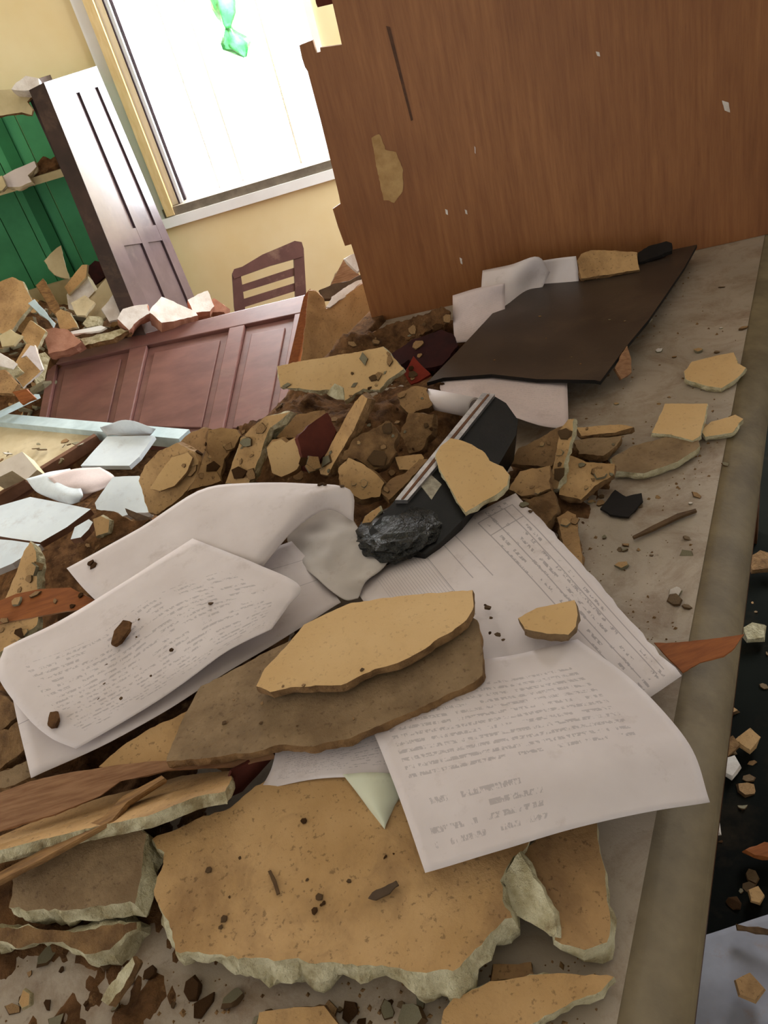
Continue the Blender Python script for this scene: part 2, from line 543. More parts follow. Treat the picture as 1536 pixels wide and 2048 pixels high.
def spline(pts, n):
    k = len(pts)
    out = []
    for i in range(n + 1):
        x = i / n * (k - 1)
        j = min(int(x), k - 2)
        t = x - j
        a = pts[j - 1] if j > 0 else pts[0] * 2 - pts[1]
        d = pts[j + 2] if j + 2 < k else pts[k - 1] * 2 - pts[k - 2]
        out.append(cr(a, pts[j], pts[j + 1], d, t))
    return out


def sheet(name, label, cat, grid, mat, nu=26, nv=26, crumple=0.0008, group=None, thick=0.0005, tear=0.0, world=False, cscale=18, parent=None):
    """curved sheet of paper through a grid of control points (pixel, pixel, height)"""
    g3 = [[Vector(p) if world else atz(*p) for p in row] for row in grid]
    rows = [spline(r, nu) for r in g3]
    cols = [spline([rows[r][c] for r in range(len(rows))], nv) for c in range(nu + 1)]
    sd = R.uniform(0, 50)
    vs, uv = [], []
    for j in range(nv + 1):
        for i in range(nu + 1):
            p = cols[i][j].copy()
            q = p * cscale
            p.z += crumple * noise.noise(Vector((q.x, q.y, sd))) * 2
            if tear and (j == 0):
                p += (cols[i][1] - cols[i][0]).normalized() * tear * (0.5 + noise.noise(Vector((i * 0.9, sd, 3))))
            vs.append(p)
            uv.append((i / nu, j / nv))
    fs = []
    for j in range(nv):
        for i in range(nu):
            a = j * (nu + 1) + i
            fs.append((a, a + nu + 1, a + nu + 2, a + 1))
    o = mesh(name, vs, fs, mat, smooth=True, parent=parent)
    me = o.data
    # make the printed side face up
    nz = sum(p.normal.z * p.area for p in me.polygons)
    if nz < 0:
        me.flip_normals()
    l = me.uv_layers.new(name='UVMap')
    for lp in me.loops:
        l.data[lp.index].uv = uv[lp.vertex_index]
    s = o.modifiers.new('solidify', 'SOLIDIFY')
    s.thickness = thick
    s.offset = -1
    return tag(o, label, cat, group)

# ================================================================== the setting
WY = 3.6
XL, XR, ZS, ZT = -0.53, 0.262, 0.735, 2.1       # clear opening of the window
box('floor', -2.4, 2.3, -2.4, WY + 0.2, -0.1, 0.0, 'floor')['kind'] = 'structure'
box('ceiling', -2.4, 2.3, -2.4, WY + 0.2, 2.7, 2.8, 'ceiling')['kind'] = 'structure'


def wall_pieces(name, make, mat='wall'):
    """one wall built from the blocks around its opening"""
    vs, fs = [], []
    for (x0, x1, y0, y1, z0, z1) in make:
        v, f = box_vf(((x0 + x1) / 2, (y0 + y1) / 2, (z0 + z1) / 2), Vector(((x1 - x0) / 2, 0, 0)), Vector((0, (y1 - y0) / 2, 0)), Vector((0, 0, (z1 - z0) / 2)))
        b = len(vs)
        vs += v
        fs += [tuple(b + i for i in g) for g in f]
    mesh(name, vs, fs, mat)['kind'] = 'structure'


wall_pieces('wall_left', [(-2.5, -2.4, -2.4, -0.4, 0, 2.7), (-2.5, -2.4, 1.4, WY + 0.2, 0, 2.7), (-2.5, -2.4, -0.4, 1.4, 0, 0.7), (-2.5, -2.4, -0.4, 1.4, 2.0, 2.7)])
wall_pieces('wall_right', [(2.3, 2.4, -2.4, 2.05, 0, 2.7), (2.3, 2.4, 3.45, WY + 0.2, 0, 2.7), (2.3, 2.4, 2.05, 3.45, 0, 0.85), (2.3, 2.4, 2.05, 3.45, 2.15, 2.7)], 'ceiling')  # opening invented to go with the added fill from the right
wall_pieces('wall_front', [(-2.5, -1.0, -2.5, -2.4, 0, 2.7), (0.4, 2.4, -2.5, -2.4, 0, 2.7), (-1.0, 0.4, -2.5, -2.4, 2.1, 2.7)], 'ceiling')


def wall_with_hole():
    xs = (-2.4, XL, XR, 2.3)
    zs = (0, ZS, ZT, 2.7)
    vs, fs = [], []
    for y in (WY, WY + 0.2):
        for z in zs:
            for x in xs:
                vs.append((x, y, z))
    for k in range(3):
        for i in range(3):
            if (i, k) == (1, 1):
                continue
            a = k * 4 + i
            fs.append((a, a + 1, a + 5, a + 4))
            fs.append((a + 16, a + 20, a + 21, a + 17))
    for (a, b) in ((5, 6), (6, 10), (10, 9), (9, 5)):
        fs.append((b, a, a + 16, b + 16))
    return mesh('wall_back', vs, fs, 'wall')


wb = wall_with_hole()
wb['kind'] = 'structure'

wn = empty('window_1', ((XL + XR) / 2, WY, ZS))
wn['kind'] = 'structure'
box('casing', XL - 0.045, XL, WY - 0.012, WY, ZS - 0.05, ZT + 0.04, 'frame_white', wn)
box('casing', XR, XR + 0.03, WY - 0.012, WY, ZS - 0.05, ZT + 0.04, 'frame_white', wn)
box('wood_jamb', XL, XL + 0.036, WY - 0.03, WY + 0.05, ZS, ZT, 'frame_wood', wn)
box('jamb', XL + 0.036, XL + 0.082, WY + 0.02, WY + 0.1, ZS, ZT, 'frame_white', wn)
box('iron_frame', XL + 0.083, XL + 0.095, WY + 0.06, WY + 0.1, ZS, ZT, 'iron', wn)
box('iron_frame', XL + 0.064, XL + 0.070, WY + 0.005, WY + 0.02, ZS, ZT, 'iron', wn)
box('sill', XL - 0.01, XR + 0.02, WY - 0.02, WY + 0.2, ZS - 0.005, ZS + 0.03, 'sill', wn)
box('sill_trim', XL - 0.045, XR + 0.02, WY - 0.03, WY, ZS - 0.045, ZS - 0.005, 'frame_white', wn)
for bx in (-0.285, -0.178, 0.09):
    bar('window_bar', (bx, WY + 0.12, ZS), (bx, WY + 0.12, ZT), 0.007, 0.007, 'frame_white', wn, up=Vector((0, 1, 0)))


# ------------------------------------------------------------------ green plastic bag hanging in the window
def loft(name, spine, mat, parent=None, n=18, amp=0.2, seed=1):
    """crumpled closed skin around a spine of (point, rx, ry)"""
    rr = random.Random(seed)
    vs, fs = [], []
    ph = rr.uniform(0, 9)
    for k, (p, rx, ry) in enumerate(spine):
        for i in range(n):
            a = 2 * math.pi * i / n
            w = 1 + amp * math.sin(a * 5 + k * 0.6 + ph) + amp * noise.noise(Vector((math.cos(a) * 2, math.sin(a) * 2, k * 0.5 + ph)))
            vs.append(Vector(p) + Vector((math.cos(a) * rx * w, math.sin(a) * ry * w, 0)))
    for k in range(len(spine) - 1):
        for i in range(n):
            j = (i + 1) % n
            fs.append((k * n + i, k * n + j, (k + 1) * n + j, (k + 1) * n + i))
    fs.append(tuple(reversed(range(n))))
    fs.append(tuple(range((len(spine) - 1) * n, len(spine) * n)))
    return mesh(name, vs, fs, mat, parent=parent, smooth=True)


def bagpts(l):
    return [(aty(x, y, 3.5), rx, 0.025) for x, y, rx in l]


bg = empty('plastic_bag', aty(455, 60, 3.5))
tag(bg, 'green plastic bag hanging knotted in the bright window', 'plastic bag')
sp = [(aty(405, -120, 3.5), 0.012, 0.01), (aty(415, -90, 3.5), 0.04, 0.03), (aty(430, -50, 3.5), 0.05, 0.035)]
loft('bag_body', sp + bagpts([(445, -15, 0.05), (451, 10, 0.045), (455, 30, 0.036), (455, 46, 0.024), (457, 58, 0.014)]), 'bag', bg, seed=2)
loft('bag_tail', bagpts([(457, 56, 0.015), (461, 68, 0.026), (466, 80, 0.042), (472, 92, 0.05), (482, 102, 0.03), (489, 114, 0.009)]), 'bag', bg, seed=4, amp=0.3)
bar('string', aty(405, -120, 3.5), (aty(400, -300, 3.5).x, 3.6, 2.06), 0.004, 0.004, 'bag', bg)

# ------------------------------------------------------------------ green cupboard in the corner
cy = 3.16
cub = empty('open_cupboard', (-1.0, 3.3, 0))
tag(cub, 'open cupboard with green back boards and dirty shelves in the corner', 'cupboard')
bx1 = aty(250, 560, 3.5).x
px = -1.75
i = 0
while px < -0.63:
    box('back_board', px + 0.002, px + 0.098 if i % 2 else px + 0.13, 3.5, 3.512, 0.05, 1.3, 'green', cub)
    px += 0.1 if i % 2 else 0.132
    i += 1
for bx in (-1.48, -1.02, -0.80):
    box('batten', bx, bx + 0.05, 3.487, 3.5, 0.05, 1.3, 'green_dark', cub)
box('side_panel', -0.765, -0.735, 3.17, 3.51, 0.02, 1.34, 'door_edge', cub)
box('side_panel', -1.78, -1.755, 3.17, 3.51, 0.02, 1.34, 'door_edge', cub)
box('shelf', -1.755, -0.765, 3.17, 3.487, 1.035, 1.06, 'beige', cub)
box('shelf', -1.755, -0.765, 3.17, 3.487, 0.55, 0.575, 'beige', cub)
box('shelf', -1.755, -0.765, 3.17, 3.487, 0.06, 0.085, 'beige', cub)
box('kick_board', -1.755, -0.765, 3.3, 3.32, 0.575, 0.665, 'beige', cub)
slab('top_board', None, None, ZC((-40, 200), (130, 190), (250, 170), (300, 110), (290, 200), (215, 290), (258, 350), (250, 395), (170, 375), (0, 400), (-60, 410)),
     PY(60, 200, 3.15, -90, 30), 0.014, 'beige', 'edge_brown', 0.002, 0.02, parent=cub)

slab('plaster_rubble', 'crumbled white plaster lying on the top of the green cupboard', 'rubble', ZC((90, 190), (130, 140), (205, 90), (300, 110), (310, 150), (270, 190), (190, 200)),
     PY(50, 170, 3.12, -90, 35), 0.05, 'white_chunk', 'white_chunk', 0.006, 0.02)
slab('paper_bundle', 'pale paper bundle lying on the middle cupboard shelf', 'paper', ZC((15, 880), (120, 820), (270, 760), (285, 800), (220, 870), (250, 920), (150, 960), (50, 960)),
     PY(40, 350, 3.16, -95, 40), 0.03, 'paper', 'cream', 0.002, 0.02)
slab('paper_scrap', 'small white paper scrap at the left end of the middle cupboard shelf', 'paper', ZC((-40, 900), (10, 870), (50, 950), (20, 990), (-40, 1000)), PY(2, 365, 3.13, -90, 40), 0.02, 'beige', 'edge', 0.002, 0.02)
slab('dirt_heap', 'brown dirt clod on the middle shelf beside the cupboard side', 'dirt', ZC((270, 800), (340, 720), (400, 740), (470, 690), (490, 760), (430, 800), (250, 880), (225, 870)),
     PY(90, 330, 3.2, -90, 45), 0.04, 'dirt', 'dirt', 0.004, 0.015)

# ------------------------------------------------------------------ tall panelled door leaf
pl = PY(88, 165, 2.95, -16, 8)
q = [pl.to2(pl.hit(*p)) for p in ((88, 165), (193, 132), (388, 592), (266, 606))]
lf = empty('cupboard_door', (pl.hit(330, 600).x, pl.hit(330, 600).y, 0.0))
tag(lf, 'tall dark glossy panelled cupboard door standing beside the window', 'door')
V2 = 1.3


def leafbox(nm, u0, u1, v0, v1, d0, d1, mat):
    return quadbox(nm, q, u0, u1, v0, v1, pl, d0, d1, mat, lf)


for (u0, u1) in ((0, 0.2), (0.5, 0.6), (0.86, 1.0)):
    leafbox('stile', u0, u1, 0, V2, 0, 0.03, 'door_dark')
for (v0, v1) in ((0, 0.075), (0.665, 0.735), (V2 - 0.1, V2)):
    leafbox('rail', 0.2, 0.5, v0, v1, 0.0005, 0.03, 'door_dark')
    leafbox('rail', 0.6, 0.86, v0, v1, 0.0005, 0.03, 'door_dark')
for (v0, v1) in ((0.075, 0.665), (0.735, V2 - 0.1)):
    for (u0, u1) in ((0.2, 0.5), (0.6, 0.86)):
        pn = leafbox('panel', u0, u1 - 0.012, v0, v1, 0.007, 0.02, 'door_dark')
        quadbox('shade_strip', q, u1 - 0.012, u1, v0, v1, pl, 0.016, 0.022, 'shade_strip', pn)  # dark strip painted in as the shadow line beside each recessed panel
leafbox('edge_strip', -0.004, 0.0, 0, V2, 0.0, 0.06, 'door_edge')

# ------------------------------------------------------------------ chair behind the fallen door
chp = PY(540, 545, 3.05, -80, 18)
ch = empty('wooden_chair', (chp.hit(540, 545).x, 3.15, 0))
tag(ch, 'brown wooden chair with slatted back below the window', 'chair')


def chs(nm, *pts, th=0.025, d=0):
    p = Plane(chp.p - chp.n * d, chp.n)
    return slab(nm, None, None, Z2(*pts), p, th, 'chair', 'chair', 0, parent=ch)


chs('top_rail', (1150, 415), (1160, 392), (1200, 380), (1300, 320), (1400, 278), (1460, 252), (1495, 258), (1505, 290), (1500, 330), (1340, 375), (1200, 425), (1160, 440))
chs('post', (1455, 300), (1505, 290), (1520, 560), (1525, 700), (1470, 700), (1465, 560), d=0.004)
chs('post', (1150, 420), (1192, 410), (1212, 560), (1225, 700), (1180, 700), (1160, 580), d=0.004)
chs('slat', (1198, 470), (1457, 385), (1458, 425), (1203, 505), th=0.012, d=0.008)
chs('slat', (1206, 540), (1462, 460), (1464, 500), (1212, 580), th=0.012, d=0.008)
c0 = ch.location
box('seat', c0.x - 0.17, c0.x + 0.17, c0.y - 0.36, c0.y - 0.02, 0.30, 0.33, 'chair', ch)
for sx in (-0.15, 0.15):
    for sy in (-0.34, -0.04):
        box('leg', c0.x + sx - 0.017, c0.x + sx + 0.017, c0.y + sy - 0.017, c0.y + sy + 0.017, 0.0, 0.30, 'chair', ch)

# ------------------------------------------------------------------ fallen brown panelled door
A, B, C_ = aty(100, 712, 2.72), aty(614, 588, 2.62), aty(562, 868, 2.08)
dp = Plane(A, (B - A).cross(C_ - A))
q = [dp.to2(dp.hit(*p)) for p in ((100, 712), (614, 588), (555, 905), (70, 870))]
fd = empty('fallen_door', (dp.hit(340, 760).x, dp.hit(340, 760).y, 0.0))
tag(fd, 'fallen brown panelled door lying on its side across the rubble', 'door')


def fdb(nm, u0, u1, v0, v1, d0, d1, mat='door_brown'):
    return bevel(quadbox(nm, q, u0, u1, v0, v1, dp, d0, d1, mat, fd), 0.003)


fdb('rail', 0, 1, 0, 0.13, 0, 0.035)
fdb('rail', 0, 1, 0.93, 1.0, 0, 0.035)
for (u0, u1) in ((0, 0.035), (0.325, 0.395), (0.715, 0.775), (0.965, 1.0)):
    fdb('stile', u0, u1, 0.13, 0.93, 0.0005, 0.035)
for (u0, u1) in ((0.035, 0.325), (0.395, 0.715), (0.775, 0.965)):
    pn = fdb('panel', u0, u1, 0.13, 0.93, 0.014, 0.028)
    bevel(quadbox('raised_field', q, u0 + 0.03, u1 - 0.03, 0.2, 0.86, dp, 0.008, 0.016, 'door_brown', pn), 0.003)
quadbox('edge_band', q, 1.0, 1.012, 0, 1, dp, -0.002, 0.037, 'veneer_orange', fd)

# ================================================================== the desk
E_ = Vector((0.56, 0.828, 0)).normalized()
N_ = Vector((-E_.y, E_.x, 0))
D0 = Vector((0.097, 0.219, 0))
DZ = 0.76
S1, T0, T1 = 0.80, -0.34, 1.52


def D(s, t, z=DZ):
    p = D0 + N_ * s + E_ * t
    return Vector((p.x, p.y, z))


def dbox(nm, s0, s1, t0, t1, z0, z1, mat, parent):
    c = (D(s0, t0, z0) + D(s1, t1, z1)) / 2
    v, f = box_vf(c, N_ * (s1 - s0) / 2, E_ * (t1 - t0) / 2, Vector((0, 0, (z1 - z0) / 2)))
    return mesh(nm, v, f, mat, parent=parent)


desk = empty('desk', D(0.43, 0.6, 0))
tag(desk, 'grey topped wooden desk buried under plaster rubble and papers', 'desk')
dbox('desk_top', 0.04, S1, T0, T1, DZ - 0.03, DZ, 'desk', desk)
prof = [(0.045, DZ - 0.0005), (0.03, DZ - 0.001), (0.018, DZ - 0.004), (0.006, DZ - 0.010), (-0.002, DZ - 0.019), (-0.005, DZ - 0.029), (-0.004, DZ - 0.045), (0.0, DZ - 0.05), (0.045, DZ - 0.05)]
vs = [D(s, t, z) for t in (T0, T1) for s, z in prof]
n = len(prof)
fs = [(i, (i + 1) % n, (i + 1) % n + n, i + n) for i in range(n)] + [tuple(range(n)), tuple(reversed(range(n, 2 * n)))]
rim = mesh('rim', vs, fs, 'rim', parent=desk, smooth=True)
dbox('side_panel', 0.03, 0.05, T0 + 0.05, T1 - 0.05, 0.12, DZ - 0.05, 'wood_side', desk)
dbox('side_panel', S1 - 0.04, S1 - 0.02, T0 + 0.05, T1 - 0.05, 0.12, DZ - 0.03, 'wood_side', desk)
dbox('apron', 0.05, S1 - 0.04, T1 - 0.08, T1 - 0.06, 0.3, DZ - 0.03, 'wood_side', desk)
for s in (0.03, S1 - 0.07):
    for t in (T0 + 0.05, T1 - 0.1):
        dbox('leg', s, s + 0.05, t, t + 0.05, 0.0, 0.13 if s < 0.5 else 0.13, 'wood_side', desk)

# ------------------------------------------------------------------ brown plywood board standing on the back of the desk
a, b = atz(746, 645, DZ + 0.001), atz(1536, 468, DZ + 0.001)
pb = Plane(a, Vector((b.y - a.y, -(b.x - a.x), 0)))
poly = ZD((283, -60), (295, 0), (322, 120), (352, 255), (228, 272), (231, 293), (207, 302), (185, 228), (110, 258), (125, 330), (142, 382), (157, 405),
          (230, 680), (300, 965), (335, 1110), (360, 1240), (405, 1390), (440, 1500), (530, 1838))
b2 = a + (b - a) * 1.3
pbase = [pb.to2(pb.hit(*p)) for p in poly] + [pb.to2(b2)]
tp = pb.hit(*poly[0])
pbase.append(pb.to2(Vector((b2.x, b2.y, 1.72))))
pbase.append(pb.to2(Vector((tp.x, tp.y, 1.72))))
ar = sum(pbase[i].x * pbase[(i + 1) % len(pbase)].y - pbase[(i + 1) % len(pbase)].x * pbase[i].y for i in range(len(pbase)))
pts = [pb.to3(p) for p in pbase] + [pb.to3(p, 0.018) for p in pbase]
n = len(pbase)
fs = [tuple(range(n)), tuple(reversed(range(n, 2 * n)))] + [((i + 1) % n, i, i + n, (i + 1) % n + n) for i in range(n)]
bmn = bmesh.new()
ply = mesh('plywood_board', pts, fs, 'ply')
bmn.from_mesh(ply.data)
bmesh.ops.recalc_face_normals(bmn, faces=bmn.faces)
bmn.to_mesh(ply.data)
bmn.free()
tag(ply, 'large brown plywood board standing upright at the back of the desk', 'board')
pbk = Plane(pb.p - pb.n * 0.018, pb.n)
pft = Plane(pb.p + pb.n * 0.0008, pb.n)
slab('ply_layer', None, None, ZD((190, -60), (205, 20), (214, 42), (300, 22), (330, 10), (330, -60)), pbk, 0.006, 'brick', 'veneer', 0, parent=ply)
slab('ply_layer', None, None, ZD((300, 1190), (350, 1155), (380, 1160), (430, 1380), (405, 1390), (370, 1400), (330, 1290)), pbk, 0.006, 'ply', 'veneer', 0, parent=ply)
slab('bare_patch', 'pale bare scuff on the plywood', None, ZD((520, 785), (565, 765), (600, 850), (660, 870), (700, 970), (695, 1090), (650, 1155), (590, 1140), (570, 1050), (550, 960)),
     pft, 0.0006, 'ply_bare', 'ply_bare', 0.002, 0.006, parent=ply)
for (x, y, w, h) in ((1196, 108, 8, 10), (1452, 213, 16, 24), (893, 424, 6, 12), (932, 424, 6, 10), (922, 522, 6, 14), (950, 300, 3, 16)):
    slab('plaster_fleck', None, None, [(x - w / 2, y - h / 2), (x + w / 3, y - h / 3), (x + w / 2, y + h / 2), (x - w / 6, y + h / 3)], pft, 0.0006, 'white_chunk', 'white_chunk', 0.0005, 0.003, parent=ply)
slab('scratch', None, None, [(772, 52), (780, 54), (826, 240), (822, 242)], pft, 0.0006, 'wood_side', 'wood_side', 0, parent=ply)


# ------------------------------------------------------------------ dirt heap on the desk
BUMPS = [(630, 745, .04, .07), (700, 700, .04, .06), (600, 800, .05, .06), (640, 900, .045, .10), (760, 830, .045, .09), (560, 860, .05, .07), (840, 655, .035, .09), (740, 690, .03, .06), (400, 960, .03, .09), (480, 900, .045, .07), (880, 770, .02, .09),
         (1090, 930, .016, .06), (1000, 1010, .018, .07), (200, 1120, .03, .08), (80, 1230, .03, .09), (30, 1420, .03, .09), (120, 1560, .022, .09),
         (90, 1700, .012, .08), (250, 1900, .006, .08), (700, 1050, .02, .07), (350, 1300, .02, .12), (1120, 600, .012, .12)]
BW = [(atz(x, y, DZ + h), h, r) for x, y, h, r in BUMPS]


def heap(x, y):
    h = -0.006
    p = Vector((x, y))
    for c, a, r in BW:
        d2 = (c.x - x) ** 2 + (c.y - y) ** 2
        h += a * math.exp(-d2 / (r * r))
    h = min(h, 0.066)
    q = Vector((x, y, 0.3))
    if h > -0.004:
        h += 0.010 * noise.fractal(q * 22, 0.6, 2.1, 5) + 0.006 * abs(noise.noise(q * 55)) + 0.0035 * noise.noise(q * 130)
    return h


def surf(x, y):
    return DZ + max(0, heap(x, y))


gs, gt = 130, 250
vs, fs, hh = [], [], []
for j in range(gt + 1):
    for i in range(gs + 1):
        p = D(0.02 + (S1 - 0.01) * i / gs, T0 + 0.02 + (1.42 - T0) * j / gt)
        # keep it in front of the plywood board
        h = heap(p.x, p.y)
        dd = (p - pb.p).dot(pb.n)
        if dd < 0.004:
            h = -1
        s = (p - D0).dot(N_)
        if s > S1 - 0.05:
            h = min(max(h, 0.012), (S1 + 0.012 - s) * 1.2)
        hh.append(h)
        vs.append(Vector((p.x, p.y, DZ + max(h, -0.001))))
for j in range(gt):
    for i in range(gs):
        a = j * (gs + 1) + i
        ids = (a, a + 1, a + gs + 2, a + gs + 1)
        if max(hh[k] for k in ids) > 0.0 and min(hh[k] for k in ids) > -0.5:
            fs.append(ids)
used = sorted({k for f in fs for k in f})
mp = {k: n for n, k in enumerate(used)}
hp = mesh('dirt_heap', [vs[k] for k in used], [tuple(mp[k] for k in f) for f in fs], 'dirt', smooth=True)
tag(hp, 'brown dirt and crumbled plaster heaped over the desk top', 'dirt', kind='stuff')

# ================================================================== plaster plates and papers on the desk
PS, PC = 'plaster_slab', 'plaster'
slab(PS, 'very large tan painted plaster slab at the front of the desk', PC,
     Z8((303, 180), (345, 160), (450, 118), (530, 62), (640, 40), (760, 60), (900, 100), (1060, 180), (1030, 215), (1000, 262), (1008, 300), (1025, 335), (985, 370), (940, 410), (908, 445), (800, 436),
        (680, 426), (560, 420), (430, 414), (352, 398), (330, 335), (308, 280), (332, 205)),
     PZ(650, 1750, .800, -100, 85), 0.036, 'tan', 'edge', 0.0032, 0.006, 1.3)
slab(PS, 'tan plaster chunk with a cream broken corner beside the large front slab', PC,
     Z8((1040, 205), (1120, 150), (1190, 130), (1205, 230), (1222, 330), (1215, 385), (1170, 402), (1110, 380), (1108, 330), (1075, 260)),
     PZ(1120, 1760, .79, -60, 80), 0.024, 'tan_dusty', 'edge', 0.002, 0.006, 0.5)
slab('plaster_chip', 'cream broken plaster flake leaning on the chunk at the large front slab', PC,
     Z8((1002, 258), (1040, 205), (1078, 262), (1108, 325), (1112, 372), (1060, 345), (1025, 325)), PZ(1060, 1790, .796, -150, 60), 0.008, 'edge', 'edge', 0.002, 0.005)
slab(PS, 'tan plaster slab cut by the bottom edge of the picture beside the rim', PC,
     Z8((885, 520), (920, 490), (980, 462), (1100, 448), (1228, 452), (1205, 484), (1120, 520), (1060, 548), (1050, 580), (880, 580)), PZ(1050, 2000, .776, -100, 86), 0.014, 'tan', 'edge', 0.0018, 0.006)
slab(PS, 'tan plaster scrap half cut off at the bottom edge of the picture', PC,
     Z8((518, 525), (560, 516), (648, 512), (690, 560), (690, 600), (500, 600)), PZ(600, 2030, .772), 0.010, 'tan', 'edge_brown', 0.0015, 0.005)
slab('plaster_chip', 'small tan plaster chip under the lower right corner of the large front slab', PC,
     Z8((985, 428), (1062, 424), (1068, 452), (982, 462)), PZ(1020, 1940, .766), 0.008, 'tan_dusty', 'edge_brown', 0.0015, 0.005)
slab(PS, 'grey brown plaster slab left of the large front slab, upper of two', PC,
     ZE((60, 800), (95, 560), (180, 440), (420, 330), (700, 240), (1000, 210), (1060, 260), (1050, 420), (1010, 640), (990, 760), (860, 760), (640, 790), (400, 800), (200, 800)),
     PZ(150, 1740, .806, -95, 76), 0.034, 'grey_slab', 'edge', 0.003, 0.006, 1.2)
slab(PS, 'pale broken plaster slab at the left bottom, lower of two', PC,
     ZE((-60, 930), (200, 935), (500, 950), (820, 920), (1000, 880), (1010, 940), (880, 1000), (800, 1090), (700, 1120), (450, 1060), (200, 1060), (-60, 1040)),
     PZ(130, 1870, .785, -95, 72), 0.034, 'edge_brown', 'edge', 0.003, 0.006, 1.3)
slab('plaster_chip', 'pointed pale plaster flake below the pale slab at the left bottom', PC,
     ZE((740, 1460), (820, 1330), (970, 1150), (985, 1200), (880, 1400), (790, 1500)), PZ(235, 1950, .785, -140, 55), 0.010, 'edge', 'edge_brown', 0.002, 0.005)
slab('plaster_chip', 'small orange tan chip at the left bottom corner', PC, ZE((140, 1480), (170, 1390), (215, 1420), (210, 1500), (160, 1520)), PZ(48, 2000, .785, -90, 60), 0.010, 'tan', 'edge', 0.001, 0.004)

# the pair of plates lying on the papers
slab(PS, 'clean tan plaster plate lying on top of the grey plate on the papers', PC,
     Z7((660, 297), (664, 345), (640, 385), (600, 420), (560, 440), (520, 470), (470, 497), (420, 520), (370, 530), (320, 555), (270, 580), (210, 578), (120, 585), (60, 600), (20, 580), (45, 530),
        (110, 460), (160, 400), (230, 365), (300, 335), (420, 318), (540, 305)),
     P3((700, 1180, .858), (560, 1390, .852), (900, 1290, .852)), 0.011, 'yellow', 'edge_brown', 0.0012, 0.005, 0.3)
slab(PS, 'dusty grey brown plaster plate under the clean tan plate', PC,
     [(401, 1372), (469, 1338), (560, 1290), (700, 1230), (900, 1215), (955, 1240), (965, 1300), (965, 1350), (945, 1365), (905, 1385), (850, 1412), (800, 1432), (750, 1455), (700, 1478), (625, 1492),
      (560, 1490), (500, 1504), (440, 1512), (333, 1522), (352, 1470), (375, 1420)],
     P3((560, 1300, .842), (400, 1500, .836), (920, 1330, .836)), 0.013, 'grey_slab', 'edge_brown', 0.0015, 0.005, 0.4)
slab('plaster_chip', 'small tan plaster chip lying on the printed form', PC,
     Z7((795, 380), (850, 350), (910, 338), (962, 325), (972, 370), (965, 405), (945, 430), (880, 425), (815, 412)), PZ(1095, 1235, .832, -110, 82), 0.013, 'yellow', 'grey_slab', 0.001, 0.004, 0.35)

slab('dirt_clod', 'dark smeared dirt clod on the large front slab below the letter', 'dirt', [(736, 1797), (744, 1784), (770, 1774), (792, 1760), (798, 1768), (778, 1786), (752, 1801)], PZ(768, 1782, .8035, -100, 85), 0.003, 'ash', 'ash', 0.0012, 0.003)
slab('small_sliver', 'thin dark crack line on the left half of the large front slab', 'wood', [(536, 1742), (541, 1740), (552, 1762), (558, 1786), (553, 1788), (546, 1766)], PZ(546, 1765, .8025, -100, 85), 0.002, 'darkstick', 'darkstick', 0.0003, 0.003)  # dark sliver laid on the slab to draw its crack

# papers on the right
sheet('printed_form', 'white printed form with ruled table lines lying across the desk', 'paper',
      [[(1032, 985, .806), (1120, 1075, .806), (1240, 1210, .800), (1366, 1350, .794)],
       [(900, 1055, .812), (1000, 1160, .815), (1120, 1290, .808), (1250, 1425, .796)],
       [(800, 1115, .816), (890, 1230, .818), (1000, 1350, .810), (1130, 1500, .800)],
       [(705, 1172, .812), (790, 1290, .814), (890, 1420, .806), (1000, 1560, .800)]], 'paper_form', 30, 26, tear=0.004)
sheet('typed_letter', 'white typed letter hanging over the desk rim beside the large front slab', 'paper',
      [[(695, 1350, .820), (850, 1335, .823), (1010, 1312, .819), (1155, 1278, .813)],
       [(745, 1460, .822), (920, 1430, .828), (1110, 1398, .822), (1278, 1372, .806)],
       [(800, 1600, .822), (985, 1560, .830), (1190, 1516, .824), (1378, 1488, .802)],
       [(850, 1745, .812), (1020, 1695, .822), (1200, 1643, .814), (1420, 1604, .790)]], 'paper_letter', 30, 30)
sheet('paper_sheet', 'white sheet under the typed letter with its left corner curling out', 'paper',
      [[(560, 1450, .818), (680, 1420, .816), (800, 1390, .814)],
       [(545, 1530, .814), (660, 1500, .814), (800, 1460, .812)],
       [(520, 1580, .806), (650, 1556, .810), (800, 1556, .808)]], 'paper_text', 16, 14)
sheet('paper_scrap', 'folded pale green paper scrap poking out below the typed letter', 'paper',
      [[(685, 1548, .812), (740, 1545, .816), (800, 1548, .812)],
       [(728, 1605, .806), (755, 1610, .814), (800, 1590, .808)],
       [(768, 1664, .798), (772, 1650, .806), (790, 1612, .803)]], 'paper_green', 12, 12)

